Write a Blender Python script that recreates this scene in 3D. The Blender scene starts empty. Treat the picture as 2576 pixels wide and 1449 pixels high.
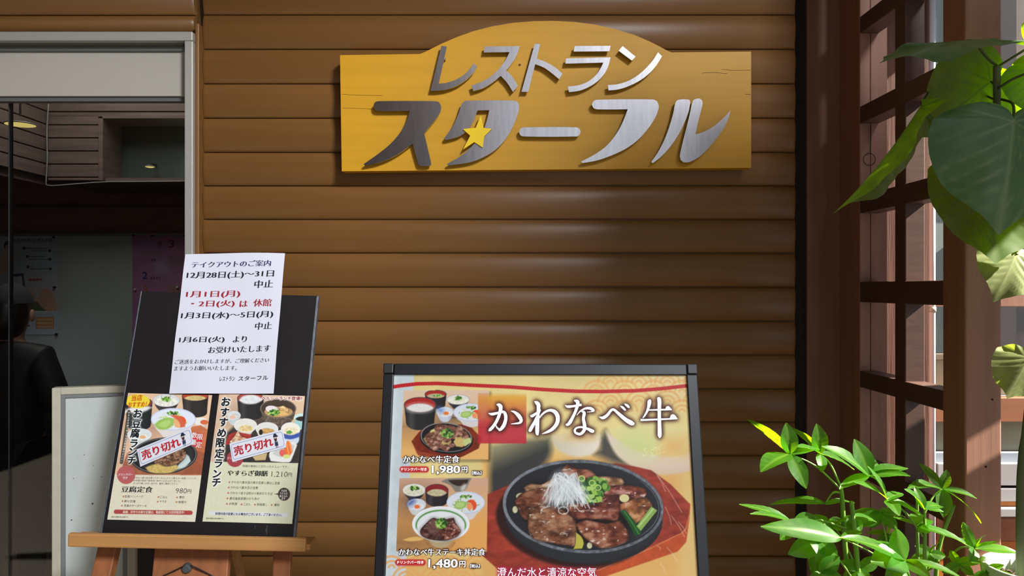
import bpy, bmesh, math, random
import numpy as np
from mathutils import Vector, Matrix

S = bpy.context.scene
C = S.collection
random.seed(7)
RNG = np.random.default_rng(11)

# ------------------------------------------------------------------ camera, light, exposure
F, CX, CY = 1900.0, 1288.0, 724.5          # focal length and centre of the 2576x1449 frame, in pixels
EYE = (0.0, -2.5, 1.55)
cam_data = bpy.data.cameras.new('camera')
cam_data.sensor_width = 36.0
cam_data.lens = 36.0 * F / 2576.0
cam_data.clip_start = 0.02
cam = bpy.data.objects.new('camera', cam_data)
C.objects.link(cam)
cam.location = EYE
cam.rotation_euler = (math.radians(90), 0, 0)
S.camera = cam

S.view_settings.view_transform = 'Standard'
S.view_settings.look = 'None'
S.view_settings.gamma = 1.0
S.view_settings.use_curve_mapping = False
S.view_settings.exposure = 0.06
S.cycles.caustics_reflective = False
S.cycles.caustics_refractive = False

world = bpy.data.worlds.new('sky')
S.world = world
world.use_nodes = True
bg = world.node_tree.nodes['Background']
bg.inputs[0].default_value = (0.86, 0.93, 1.0, 1)
bg.inputs[1].default_value = 0.80

sun_d = bpy.data.lights.new('sun', 'SUN')
sun_d.energy = 24.0
sun_d.angle = math.radians(0.55)
sun_d.color = (1.0, 0.93, 0.80)
sun = bpy.data.objects.new('sun', sun_d)
C.objects.link(sun)
sun.rotation_euler = Vector((-0.78, 0.11, -0.62)).to_track_quat('-Z', 'Y').to_euler()

# area light added high on the right, standing in for daylight on the siding
sky_d = bpy.data.lights.new('added_key_light', 'AREA')
sky_d.energy = 98.0
sky_d.shape = 'RECTANGLE'
sky_d.size, sky_d.size_y = 0.9, 0.9
sky_d.color = (0.95, 0.97, 1.0)
sky_d.spread = math.radians(100)
sky = bpy.data.objects.new('added_key_light', sky_d)
C.objects.link(sky)
sky.location = (2.4, -5.0, 4.3)
sky.rotation_euler = (Vector((-0.5, 0.0, 1.3)) - Vector(sky.location)).to_track_quat('-Z', 'Y').to_euler()

# ------------------------------------------------------------------ helpers
def lin(c):
    out = []
    for x in c[:3]:
        x = x / 255.0
        out.append(x / 12.92 if x <= 0.04045 else ((x + 0.055) / 1.055) ** 2.4)
    return tuple(out)

def W(u, v, d):
    """the point at depth d (metres in front of the camera) seen at photo pixel (u, v)"""
    return Vector(((u - CX) * d / F, d - 2.5, 1.55 - (v - CY) * d / F))

def X(u, d):
    return (u - CX) * d / F

def Zv(v, d):
    return 1.55 - (v - CY) * d / F

def mat(name, col, rough=0.5, metal=0.0, var=0.0, scale=(8, 8, 8), bump=0.0, bscale=None, emis=0.0, coat=0.0, spec=0.5, emcol=None):
    m = bpy.data.materials.new(name)
    m.use_nodes = True
    nt = m.node_tree
    p = nt.nodes['Principled BSDF']
    c = lin(col)
    p.inputs['Base Color'].default_value = (*c, 1)
    p.inputs['Roughness'].default_value = rough
    p.inputs['Metallic'].default_value = metal
    p.inputs['Specular IOR Level'].default_value = spec
    p.inputs['Coat Weight'].default_value = coat
    if emis:
        p.inputs['Emission Color'].default_value = (*lin(emcol or col), 1)
        p.inputs['Emission Strength'].default_value = emis
    if var or bump:
        tc = nt.nodes.new('ShaderNodeTexCoord')
        mp = nt.nodes.new('ShaderNodeMapping')
        mp.inputs['Scale'].default_value = scale
        nt.links.new(tc.outputs['Object'], mp.inputs[0])
        nz = nt.nodes.new('ShaderNodeTexNoise')
        nz.inputs['Scale'].default_value = 1.0
        nz.inputs['Detail'].default_value = 6
        nz.inputs['Roughness'].default_value = 0.6
        nt.links.new(mp.outputs[0], nz.inputs['Vector'])
        if var:
            cr = nt.nodes.new('ShaderNodeValToRGB')
            cr.color_ramp.elements[0].position = 0.3
            cr.color_ramp.elements[1].position = 0.7
            cr.color_ramp.elements[0].color = (*[x * (1 - var) for x in c], 1)
            cr.color_ramp.elements[1].color = (*[min(1, x * (1 + var)) for x in c], 1)
            nt.links.new(nz.outputs[0], cr.inputs[0])
            nt.links.new(cr.outputs[0], p.inputs['Base Color'])
        if bump:
            b = nt.nodes.new('ShaderNodeBump')
            b.inputs['Strength'].default_value = bump
            b.inputs['Distance'].default_value = 0.003
            nt.links.new(nz.outputs[0], b.inputs['Height'])
            nt.links.new(b.outputs[0], p.inputs['Normal'])
    return m

def glass_mat(name, tint=(1, 1, 1), rough=0.0, refl=1.0):
    m = bpy.data.materials.new(name)
    m.use_nodes = True
    nt = m.node_tree
    nt.nodes.clear()
    o = nt.nodes.new('ShaderNodeOutputMaterial')
    t = nt.nodes.new('ShaderNodeBsdfTransparent')
    t.inputs[0].default_value = (*tint, 1)
    g = nt.nodes.new('ShaderNodeBsdfGlossy')
    g.inputs['Roughness'].default_value = rough
    fr = nt.nodes.new('ShaderNodeFresnel')
    fr.inputs[0].default_value = 1.5
    mx = nt.nodes.new('ShaderNodeMixShader')
    mu = nt.nodes.new('ShaderNodeMath')
    mu.operation = 'MULTIPLY'
    mu.inputs[1].default_value = refl
    nt.links.new(fr.outputs[0], mu.inputs[0])
    nt.links.new(mu.outputs[0], mx.inputs[0])
    nt.links.new(t.outputs[0], mx.inputs[1])
    nt.links.new(g.outputs[0], mx.inputs[2])
    nt.links.new(mx.outputs[0], o.inputs[0])
    return m

class MB:
    """collects shapes, builds ONE mesh object"""
    def __init__(self):
        self.v, self.f = [], []
    def add(self, vs, fs):
        n = len(self.v)
        self.v += [tuple(p) for p in vs]
        self.f += [tuple(i + n for i in f) for f in fs]
        return self
    def bm(self, b):
        b.verts.index_update()
        self.add([v.co[:] for v in b.verts], [[v.index for v in f.verts] for f in b.faces])
        b.free()
        return self
    def box(self, x0, x1, y0, y1, z0, z1, bev=0.0, seg=2):
        b = bmesh.new()
        bmesh.ops.create_cube(b, size=1)
        for v in b.verts:
            v.co = Vector(((x0 + x1) / 2 + v.co.x * (x1 - x0), (y0 + y1) / 2 + v.co.y * (y1 - y0), (z0 + z1) / 2 + v.co.z * (z1 - z0)))
        if bev:
            bmesh.ops.bevel(b, geom=b.edges[:], offset=bev, segments=seg, affect='EDGES', profile=0.5)
        return self.bm(b)
    def obox(self, c, ax, ay, az, bev=0.0):
        """box from a centre and three full-length axis vectors"""
        b = bmesh.new()
        bmesh.ops.create_cube(b, size=1)
        lx, ly, lz = ax.length, ay.length, az.length
        for v in b.verts:
            v.co = Vector((v.co.x * lx, v.co.y * ly, v.co.z * lz))
        if bev:
            bmesh.ops.bevel(b, geom=b.edges[:], offset=bev, segments=2, affect='EDGES', profile=0.5)
        ex, ey, ez = ax.normalized(), ay.normalized(), az.normalized()
        for v in b.verts:
            v.co = c + ex * v.co.x + ey * v.co.y + ez * v.co.z
        return self.bm(b)
    def bar(self, p0, p1, w, t, side=Vector((1, 0, 0)), bev=0.002):
        p0, p1 = Vector(p0), Vector(p1)
        a = p1 - p0
        s = (side - a * (side.dot(a) / a.dot(a))).normalized()
        n = a.cross(s).normalized()
        return self.obox((p0 + p1) / 2, s * w, n * t, a, bev)
    def tube(self, pts, r, n=8, cap=True):
        pts = [Vector(p) for p in pts]
        rs = r if isinstance(r, (list, tuple)) else [r] * len(pts)
        base = len(self.v)
        prev = None
        for i, p in enumerate(pts):
            t = (pts[min(i + 1, len(pts) - 1)] - pts[max(i - 1, 0)]).normalized()
            if prev is None:
                s = t.orthogonal().normalized()
            else:
                s = (prev - t * prev.dot(t)).normalized()
            prev = s
            q = t.cross(s)
            for k in range(n):
                a = 2 * math.pi * k / n
                self.v.append(tuple(p + (s * math.cos(a) + q * math.sin(a)) * rs[i]))
        for i in range(len(pts) - 1):
            for k in range(n):
                a, b_ = base + i * n + k, base + i * n + (k + 1) % n
                self.f.append((a, b_, b_ + n, a + n))
        if cap:
            self.f.append(tuple(base + k for k in range(n))[::-1])
            self.f.append(tuple(base + (len(pts) - 1) * n + k for k in range(n)))
        return self
    def lathe(self, c, prof, n=32, capb=True):
        c = Vector(c)
        base = len(self.v)
        for r, z in prof:
            for k in range(n):
                a = 2 * math.pi * k / n
                self.v.append((c.x + r * math.cos(a), c.y + r * math.sin(a), c.z + z))
        for i in range(len(prof) - 1):
            for k in range(n):
                a, b_ = base + i * n + k, base + i * n + (k + 1) % n
                self.f.append((a, b_, b_ + n, a + n))
        if capb:
            self.f.append(tuple(base + k for k in range(n))[::-1])
        return self
    def prism(self, loop, push):
        """closed loop of 3D points (front face) pushed along a vector"""
        b = bmesh.new()
        vs = [b.verts.new(p) for p in loop]
        f = b.faces.new(vs)
        r = bmesh.ops.extrude_face_region(b, geom=[f])
        for e in r['geom']:
            if isinstance(e, bmesh.types.BMVert):
                e.co += push
        bmesh.ops.recalc_face_normals(b, faces=b.faces[:])
        bmesh.ops.triangulate(b, faces=[g for g in b.faces if len(g.verts) > 4])
        return self.bm(b)
    def build(self, name, m, parent=None, smooth=False, kind=None, auto=None):
        me = bpy.data.meshes.new(name)
        off = ROOT.get(parent.name, Vector((0, 0, 0))) if parent else Vector((0, 0, 0))
        me.from_pydata([tuple(Vector(p) - off) for p in self.v], [], self.f)
        me.validate()
        if m:
            me.materials.append(m)
        if smooth or auto:
            for p in me.polygons:
                p.use_smooth = True
            if auto:
                try:
                    me.set_sharp_from_angle(angle=math.radians(auto))
                except Exception:
                    pass
        o = bpy.data.objects.new(name, me)
        C.objects.link(o)
        if parent:
            o.parent = parent
            ROOT[o.name] = off
        if kind:
            o['kind'] = kind
        return o

ROOT = {}
def thing(name, label, cat, loc, group=None):
    o = bpy.data.objects.new(name, None)
    C.objects.link(o)
    o.location = loc
    o.empty_display_size = 0.1
    ROOT[o.name] = Vector(loc)
    o['label'] = label
    o['category'] = cat
    if group:
        o['group'] = group
    return o

def tag(o, label, cat, group=None, kind=None):
    o['label'] = label
    o['category'] = cat
    if group:
        o['group'] = group
    if kind:
        o['kind'] = kind
    return o

def struct_root(name, loc):
    o = bpy.data.objects.new(name, None)
    C.objects.link(o)
    o.location = loc
    ROOT[o.name] = Vector(loc)
    o['kind'] = 'structure'
    return o

def smooth_poly(pts, n=4, ang=38, closed=True):
    """closed outline: rounds gentle bends, keeps sharp corners"""
    P = [np.array(p, float) for p in pts]
    N = len(P)
    T = []
    for i in range(N):
        a = P[i] - P[i - 1]
        b = P[(i + 1) % N] - P[i]
        c = np.dot(a, b) / (np.linalg.norm(a) * np.linalg.norm(b) + 1e-9)
        turn = math.degrees(math.acos(max(-1, min(1, c))))
        if turn > ang:
            T.append(None)
        else:
            t = P[(i + 1) % N] - P[i - 1]
            T.append(t / (np.linalg.norm(t) + 1e-9))
    out = []
    for i in range(N):
        p, q = P[i], P[(i + 1) % N]
        L = np.linalg.norm(q - p)
        d = (q - p) / (L + 1e-9)
        t0 = d if T[i] is None else T[i]
        t1 = d if T[(i + 1) % N] is None else T[(i + 1) % N]
        if T[i] is None and T[(i + 1) % N] is None:
            out.append(tuple(p))
            continue
        for k in range(n):
            s = k / n
            h00, h10 = 2 * s**3 - 3 * s**2 + 1, s**3 - 2 * s**2 + s
            h01, h11 = -2 * s**3 + 3 * s**2, s**3 - s**2
            out.append(tuple(h00 * p + h10 * L * t0 + h01 * q + h11 * L * t1))
    return out

def curve3(pts, n=6):
    """Catmull-Rom through 3D points"""
    P = [Vector(p) for p in pts]
    P = [P[0] * 2 - P[1]] + P + [P[-1] * 2 - P[-2]]
    out = []
    for i in range(1, len(P) - 2):
        for k in range(n):
            t = k / n
            a, b, c, d = P[i - 1], P[i], P[i + 1], P[i + 2]
            out.append(0.5 * ((2 * b) + (c - a) * t + (2 * a - 5 * b + 4 * c - d) * t * t + (3 * b - a - 3 * c + d) * t ** 3))
    out.append(P[-2])
    return out
# ------------------------------------------------------------------ materials
M_log = mat('brown_painted_siding', (130, 90, 47), 0.40, var=0.10, scale=(0.8, 6, 30), bump=0.12)
M_corner = mat('brown_corner_timber', (134, 94, 76), 0.6, var=0.16, scale=(30, 30, 1.6), bump=0.25)
M_post = mat('brown_lightened_timber', (158, 114, 96), 0.6, var=0.16, scale=(30, 30, 1.6), bump=0.25)  # corner post's timber lightened, standing in for light on the lattice fronts
M_bar = mat('brown_darkened_timber', (90, 64, 55), 0.5, var=0.15, scale=(12, 4, 30), bump=0.2)  # same timber, darkened in place of shade on the side faces
M_dark = mat('dark_gap', (26, 18, 14), 0.8)
M_casing = mat('rough_brown_timber', (96, 66, 54), 0.8, var=0.3, scale=(60, 60, 3), bump=0.6)
M_alu = mat('grey_aluminium', (186, 183, 178), 0.45, metal=0.25, var=0.03, scale=(6, 6, 6))
M_alu_d = mat('shaded_grey_aluminium_track', (120, 122, 120), 0.5, metal=0.4)
M_transom = mat('pale_grey_panel', (188, 184, 174), 0.45, var=0.03, scale=(2, 2, 2))
M_floor = mat('grey_floor_tile', (84, 78, 72), 0.6, var=0.08, scale=(3, 3, 3))
M_ceil = mat('brown_ceiling_board', (120, 92, 68), 0.7, var=0.15, scale=(3, 30, 3))
M_white = mat('white_painted_metal', (225, 226, 228), 0.4, var=0.02, scale=(9, 9, 9))
M_glass = glass_mat('door_glass', (0.80, 0.82, 0.82), 0.0, 1.2)
M_winglass = glass_mat('window_glass', (0.92, 0.95, 0.95), 0.0, 1.0)
M_board_in = mat('interior_timber_boards', (110, 92, 84), 0.7, var=0.25, scale=(3, 3, 40), bump=0.2)
M_in_dark = mat('interior_dark_red_brown', (124, 86, 76), 0.7, var=0.15, scale=(3, 3, 12))
M_in_floor = mat('interior_brown_floor', (66, 52, 44), 0.5, var=0.1, scale=(4, 4, 4))
M_in_wall = mat('interior_grey_wall', (90, 92, 90), 0.8)

# ------------------------------------------------------------------ room shell
WALL_X0, WALL_X1 = X(484, 2.46) + .011, X(2006, 2.5)
LINES = [-54, 33, 120, 207.5, 294.5, 381, 466, 551, 636, 722.5, 808.5, 894, 980, 1064, 1148.5, 1233.5, 1318, 1404]
while LINES[-1] < 1900:
    LINES.append(LINES[-1] + 85)
def log_wall(name, x0, x1, lines, d=2.5, top=3.2, round_l=True, round_r=True, bottom=None):
    """half-log siding: each board is a rounded course, its ends slightly rounded off"""
    mb = MB()
    zs = [Zv(v, d) for v in lines]
    if zs[0] < top:
        h = zs[0] - zs[1]
        pre = []
        z = zs[0]
        while z < top:
            z += h
            pre.insert(0, z)
        zs = pre + zs
    K = 16
    r = 0.012
    xs = [x0, x0 + r * 0.3, x0 + r] if round_l else [x0]
    xs += [x1 - r, x1 - r * 0.3, x1] if round_r else [x1]
    for zt, zb in zip(zs[:-1], zs[1:]):
        h = zt - zb
        base = len(mb.v)
        for i, x in enumerate(xs):
            e = 1.0
            if round_l and i < 2:
                e = (0.15, 0.75)[i]
            if round_r and i >= len(xs) - 2:
                e = (0.75, 0.15)[i - len(xs) + 2]
            for k in range(K + 1):
                t = 0.5 - 0.5 * math.cos(math.pi * k / K)
                s = math.sin(math.pi * (0.004 + 0.992 * (t ** 0.85)))
                dep = (0.009 * (max(s, 0) ** 0.12) + 0.015 * (max(s, 0) ** 0.75)) * e
                mb.v.append((x, 0.024 - dep, zt - 0.0016 - t * (h - 0.0032)))
        n = K + 1
        for i in range(len(xs) - 1):
            for k in range(K):
                a = base + i * n + k
                mb.f.append((a, a + 1, a + n + 1, a + n))
    zl = max(zs[-1], 0) if bottom is None else bottom
    mb.add([(x0, 0.024, zs[0]), (x1, 0.024, zs[0]), (x1, 0.024, zl), (x0, 0.024, zl),
            (x0, 0.12, zs[0]), (x1, 0.12, zs[0]), (x1, 0.12, zl), (x0, 0.12, zl)],
           [(0, 3, 2, 1), (4, 5, 6, 7), (0, 4, 7, 3), (1, 2, 6, 5), (0, 1, 5, 4), (3, 7, 6, 2)])
    o = mb.build(name, M_log, kind='structure', smooth=False, auto=35)
    o.shadow_terminator_geometry_offset = 0.0
    return o

log_wall('wall_back', WALL_X0, WALL_X1, [l for l in LINES])
DOOR_TOP = Zv(79, 2.5)
log_wall('wall_over_door', -4.2, X(488, 2.5), [-140, -54, 34, 79], round_l=False, bottom=DOOR_TOP)

mb = MB()
mb.box(X(484, 2.46) + .0005, X(484, 2.46) + .0135, -0.022, 0.1, 0, DOOR_TOP + .02, 0.003)
mb.build('trim_1', M_log, kind='structure')
mb = MB(); mb.box(-8, 2.5, -8, 0.0, -0.1, 0.0); mb.build('floor', M_floor, kind='structure')
mb = MB(); mb.box(-8, -0.3, -6.2, 0.10, 3.18, 3.3); mb.box(-0.3, 1.95, -1.8, 0.10, 3.18, 3.3); mb.build('ceiling', M_ceil, kind='structure')
mb = MB(); mb.box(-8, -0.26, -6.4, -6.2, 0, 4.6); mb.build('wall_front', mat('front_hall_brown', (92, 66, 46), 0.7, var=0.15, scale=(2, 2, 20)), kind='structure')
mb = MB(); mb.box(-8.2, -8, -6.2, 0.1, 0, 3.3); mb.build('wall_left', mat('side_hall_brown', (112, 84, 60), 0.7, var=0.1), kind='structure')
# right boundary: unseen wall added to block the sun, open where light should enter
M_right = mat('blocker_brown', (110, 76, 58), 0.65, var=0.12, scale=(3, 3, 20))
mb = MB()
mb.box(1.95, 2.05, -2.36, -1.2, 0, 0.5); mb.box(1.95, 2.05, -2.36, -1.2, 1.95, 3.3)
mb.box(1.95, 2.05, 0.42, 0.6, 0, 3.3)
mb.box(1.95, 2.05, -1.2, 0.42, 2.86, 3.3)
mb.box(1.95, 2.05, -1.2, 0.42, 0, 0.5)
mb.build('wall_sun_blocker', M_right, kind='structure')
# unseen bars and panels added to shape the sun on post, siding and leaves
MB().box(1.95, 2.0, -0.42, -0.205, 0.5, 2.86, .003).build('sun_blocker_11', M_right, kind='structure')
MB().box(1.955, 1.995, -1.2, -0.965, 2.40, 2.74, .003).build('sun_blocker_12', M_right, kind='structure')
MB().box(1.95, 2.0, -0.812, -0.765, 2.1, 2.86, .003).build('sun_blocker_8', M_right, kind='structure')
for nm, z0, z1 in (('sun_blocker_9', 1.87, 2.22), ('sun_blocker_10', 1.58, 1.77)):
    lo = [Vector((1.955, y, (z0 if k < 2 else z1) - 1.4 * (y + .784))) for k, y in enumerate((-0.96, 0.0, 0.0, -0.96))]
    MB().prism(lo, Vector((0.04, 0, 0))).build(nm, M_right, kind='structure')

MB().box(1.10, 1.95, -2.36, -2.26, 0, 3.18).build('wall_light_blocker', M_right, kind='structure')  # unseen panel added to keep the key light off the siding's right half
# corner: dark joint, post
mb = MB(); mb.box(WALL_X1, X(2045, 2.53), 0.045, 0.12, 0, 3.18); mb.build('trim_2', M_dark, kind='structure')
mb = MB(); mb.box(X(2030, 2.53), X(2112, 2.53) + .03, 0.03, 0.18, 0, 3.18, 0.004); mb.build('trim_3', M_corner, kind='structure')

# ------------------------------------------------------------------ sliding door on the left
door = struct_root('door_1', (X(482, 2.45), -0.05, 0))
dF = 2.46
xr = X(484, dF)
mb = MB()
mb.box(-4.2, xr, -0.04, 0.06, Zv(102, dF), Zv(79, dF), 0.003)
mb.build('frame_head', M_alu, door)
mb = MB()
mb.box(X(463, dF), xr, -0.038, 0.07, 0, Zv(102, dF), 0.003)
mb.build('frame_jamb', M_alu, door)
mb = MB()
mb.box(-4.2, X(470, 2.52), 0.0, 0.06, Zv(128, 2.5), Zv(101, 2.47), 0.002)
mb.box(-4.2, X(470, 2.52), -0.012, 0.02, Zv(113, 2.49), Zv(107, 2.49), 0.001)
mb.build('head_track', M_alu_d, door)
mb = MB()
mb.box(-4.2, X(470, 2.51), 0.012, 0.05, Zv(242, 2.512), Zv(127, 2.512), 0.002)
mb.build('transom_panel', M_transom, door)
mb = MB()
mb.box(-4.2, X(470, 2.52), 0.022, 0.05, Zv(255, 2.522), Zv(241, 2.522), 0.001)
mb.build('transom_rail', M_alu_d, door)
mb = MB()
mb.box(X(27, 2.56), X(470, 2.56), 0.052, 0.058, 0.02, Zv(250, 2.55))
mb.build('glass', M_glass, door)
mb = MB()
mb.box(-4.0, X(27, 2.56), 0.066, 0.072, 0.02, Zv(250, 2.55))
mb.build('side_glass', M_glass, door)
mb = MB()
mb.box(X(25, 2.56), X(28, 2.56), 0.050, 0.073, 0.0, Zv(255, 2.55), 0.002)
mb.build('meeting_stile', mat('black_rubber_edge', (34, 34, 36), 0.5), door)

# ------------------------------------------------------------------ dim room behind the door glass
mb = MB(); mb.box(-4.6, -0.9, 0.0, 2.5, -0.1, 0.0); mb.build('floor_interior', M_in_floor, kind='structure')
mb = MB(); mb.box(-4.6, -0.9, 2.4, 2.5, 0, 3.2); mb.build('wall_interior_back', M_in_dark, kind='structure')
mb = MB(); mb.box(-4.6, -4.5, 0.1, 2.4, 0, 3.2); mb.build('wall_interior_left', M_in_wall, kind='structure')
mb = MB(); mb.box(-1.0, -0.9, 0.13, 2.4, 0, 3.2); mb.build('wall_interior_right', M_in_wall, kind='structure')
mb = MB(); mb.box(-4.6, -0.9, 0.13, 2.5, 3.1, 3.2); mb.build('ceiling_interior', M_in_dark, kind='structure')
# boarded bulkhead: side face running away on the left, front face with a dark recess
dB = 4.3
zlo = Zv(455, dB)
mb = MB()
xs = X(120, dB)
def board_face(mb, x0, x1, zt, zb, y, n):
    h = (zt - zb) / n
    for k in range(n):
        mb.box(x0, x1, y, y + 0.03, zt - (k + 1) * h + 0.003, zt - k * h - 0.003, 0.002, 1)
pitch = 33.0 * dB / F
zt = Zv(215, dB)
z = zt
while z > zlo + 0.01:
    zb = max(z - pitch, zlo)
    top_open = Zv(293, dB)
    if z > top_open:
        zz = max(zb, top_open)
        mb.box(xs, -1.0, 1.8, 1.83, zz + 0.003, z - 0.003, 0.002, 1)
        if zb < top_open:
            mb.box(xs, X(250, dB), 1.8, 1.83, zb + 0.003, zz + 0.003, 0.001, 1)
    else:
        mb.box(xs, X(250, dB), 1.8, 1.83, zb + 0.003, z - 0.003, 0.002, 1)
    z = zb
mb.box(xs, -1.0, 1.82, 2.4, zlo, zlo + 0.02)
mb.box(xs, -1.0, 1.835, 1.85, zt, 3.1)
mb.box(xs, X(250, dB), 1.835, 1.85, zlo, 3.1)
mb.build('trim_4', M_board_in, kind='structure')
mb = MB()
z = zt
while z - pitch > zlo - 0.05:
    mb.box(xs - 0.03, xs, 0.2, 1.83, z - pitch + 0.003, z - 0.003, 0.002, 1)
    z -= pitch
mb.box(xs - 0.05, xs - 0.03, 0.2, 1.83, zlo - 0.02, 3.1)
mb.build('trim_5', M_board_in, kind='structure')
M_rec = mat('recess_green_grey', (74, 84, 78), 0.35, var=0.06, scale=(2, 2, 2))
mb = MB()
mb.box(X(250, dB), X(261, dB), 1.79, 2.0, zlo, Zv(293, dB), 0.002)
mb.box(X(250, dB), -1.0, 1.79, 2.0, Zv(299, dB), Zv(289, dB), 0.002)
mb.build('trim_6', M_board_in, kind='structure')
mb = MB()
mb.box(X(255, dB), -1.0, 2.0, 2.03, zlo, Zv(293, dB))
mb.build('wall_recess', M_rec, kind='structure')
mb = MB(); mb.box(X(265, 4.45), X(272, 4.45), 1.93, 1.95, zlo + 0.01, Zv(308, 4.4), 0.003)
tag(mb.build('glow_strip', mat('pale_blue_glow', (120, 150, 200), 0.3, emis=0.25)), 'slim vertical strip painting a pale blue streak of light in the recess behind the door glass', 'light')  # glowing strip added in place of a bluish streak of light
mb = MB(); mb.box(-4.5, -1.0, 2.30, 2.4, Zv(590, 4.75), Zv(520, 4.75)); mb.build('trim_7', M_in_dark, kind='structure')
rec_l = bpy.data.lights.new('recess_lamp', 'POINT'); rec_l.energy = 0.5; rec_l.color = (0.8, 1.0, 0.9); rec_l.shadow_soft_size = 0.03
rl = bpy.data.objects.new('recess_lamp', rec_l); C.objects.link(rl); rl.location = W(500, 430, 4.42)

def disc_lamp(name, label, c, r, strength):
    t = thing(name, label, 'lamp', c)
    MB().lathe((c[0], c[1], c[2]), [(r * .9, 0.006), (r * 1.02, 0.004), (r * 1.03, 0.0), (r, -0.002)], 32, False).build('lamp_ring', M_alu_d, t, smooth=True)
    MB().lathe((c[0], c[1], c[2] - 0.002), [(0.001, -0.004), (r * 0.6, -0.004), (r, 0.0)], 32, True).build('lamp_glow', mat('warm_lamp_glow', (255, 226, 130), 0.4, emis=strength), t, smooth=True)
    return t
p = W(51, 313, 3.6); 
lt = disc_lamp('ceiling_lamp', 'round warm yellow lamp by the slanting boards behind the door glass', (p.x, p.y, p.z), 0.065, 0.9)
MB().tube([(p.x, p.y, p.z + 0.04), (p.x, p.y, 3.1)], 0.005).build('lamp_rod', M_dark, lt)
p = W(377, 419, 4.42)
lt = disc_lamp('ceiling_lamp', 'small warm yellow lamp low in the dark recess', (p.x, p.y, p.z), 0.026, 0.9)
MB().tube([(p.x, p.y + 0.02, p.z + 0.02), (p.x, p.y + 0.09, p.z + 0.02)], 0.004).build('lamp_rod', M_dark, lt)
il = bpy.data.lights.new('room_fill', 'AREA'); il.energy = 15.0; il.size = 0.8; il.color = (1.0, 0.96, 0.9)  # unseen area light added to lift the dim room
ilo = bpy.data.objects.new('room_fill', il); C.objects.link(ilo); ilo.location = (-2.1, 1.1, 3.05)

# thin cable hanging on the boards
pts = [W(122, 262, 4.26), W(118, 330, 4.26), W(119, 400, 4.26), W(116, 455, 4.26), W(120, 466, 4.26), W(150, 466, 4.26), W(200, 462, 4.26), W(260, 458, 4.26), W(330, 457, 4.26), W(470, 456, 4.26)]
tag(MB().tube(curve3(pts, 5), 0.0035, 6).build('cable', mat('pale_cable', (150, 150, 145), 0.5), smooth=True), 'thin pale cable draped along the boards behind the door glass', 'cable')

# notice board with posters
dN = 4.72
nb = thing('notice_board', 'wide pale grey notice board behind the door glass', 'notice board', (X(200, dN), 2.22, Zv(1065, dN)))
mb = MB(); mb.box(-4.4, X(560, dN), 2.225, 2.27, Zv(1065, dN), Zv(592, dN), 0.003); mb.build('panel', mat('pale_grey_board', (168, 176, 174), 0.5, var=0.03, scale=(2, 2, 2)), nb)
mb = MB(); mb.box(-4.4, X(560, dN), 2.215, 2.28, Zv(594, dN), Zv(586, dN), 0.002); mb.build('top_rail', M_alu_d, nb)
for xx in (-4.2, -2.9, -2.0):
    MB().box(xx, xx + 0.04, 2.28, 2.30, 0, Zv(600, dN), 0.003).build('leg', M_alu_d, nb)
# ------------------------------------------------------------------ printing: flat sheets, painted in a fine grid of colours
class Plane:
    def __init__(self, o, ex, up, disp=None):
        self.o = Vector(o)
        self.ex = Vector(ex).normalized()
        up = Vector(up)
        self.ey = (up - self.ex * up.dot(self.ex)).normalized()
        self.n = self.ex.cross(self.ey)
        if self.n.y > 0:
            self.n = -self.n
        self.disp = disp
    def ab(self, u, v):
        r = Vector(((u - CX) / F, 1.0, -(v - CY) / F))
        e = Vector(EYE)
        t = (self.o - e).dot(self.n) / r.dot(self.n)
        q = e + r * t - self.o
        return (q.dot(self.ex), q.dot(self.ey))
    def p(self, a, b, k=0.0):
        if self.disp:
            k += self.disp(a, b)
        return self.o + self.ex * a + self.ey * b + self.n * k
    def shifted(self, k, disp=None):
        q = Plane(self.o + self.n * k, self.ex, self.ey, disp)
        return q

_gc = {}
def glyphs(s):
    """filled outline of a line of writing at size 1: points, faces"""
    if s in _gc:
        return _gc[s]
    c = bpy.data.curves.new('writing', 'FONT')
    c.body = s
    c.resolution_u = 3
    o = bpy.data.objects.new('writing', c)
    C.objects.link(o)
    dg = bpy.context.evaluated_depsgraph_get()
    dg.update()
    me = bpy.data.meshes.new_from_object(o.evaluated_get(dg))
    P = np.array([v.co[:2] for v in me.vertices]).reshape(-1, 2)
    fs = [tuple(p.vertices) for p in me.polygons]
    bpy.data.objects.remove(o)
    bpy.data.curves.remove(c)
    bpy.data.meshes.remove(me)
    # outward direction of every outline point, to thicken or thin strokes
    cnt = {}
    nf = []
    for f in fs:
        a2 = sum(P[f[i]][0] * P[f[(i + 1) % len(f)]][1] - P[f[(i + 1) % len(f)]][0] * P[f[i]][1] for i in range(len(f)))
        if a2 < 0:
            f = f[::-1]
        nf.append(f)
        for i in range(len(f)):
            e = (f[i], f[(i + 1) % len(f)])
            cnt[e] = 1
    N = np.zeros_like(P)
    key = {}
    for i, q in enumerate(P):
        key.setdefault((round(q[0], 4), round(q[1], 4)), []).append(i)
    rep = {i: ks[0] for ks in key.values() for i in ks}
    und = {}
    for (i, j) in cnt:
        a, b = rep[i], rep[j]
        und.setdefault((min(a, b), max(a, b)), []).append((a, b))
    for e, l in und.items():
        if len(l) == 1:
            i, j = l[0]
            d = P[j] - P[i]
            L = np.hypot(*d)
            if L > 1e-9:
                nn = np.array([d[1], -d[0]]) / L
                N[i] += nn
                N[j] += nn
    for i in range(len(P)):
        N[i] = N[rep[i]]
    L = np.hypot(N[:, 0], N[:, 1])[:, None]
    N = N / np.maximum(L, 1e-9)
    _gc[s] = (P, nf, N)
    return _gc[s]

STYLE = {'r': (0, 0), 'b': (0.022, 0.018), 'bb': (0.04, 0.03), 'm': (0.026, -0.012), 'mb': (0.042, -0.007), 'l': (-0.012, -0.012)}

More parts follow.
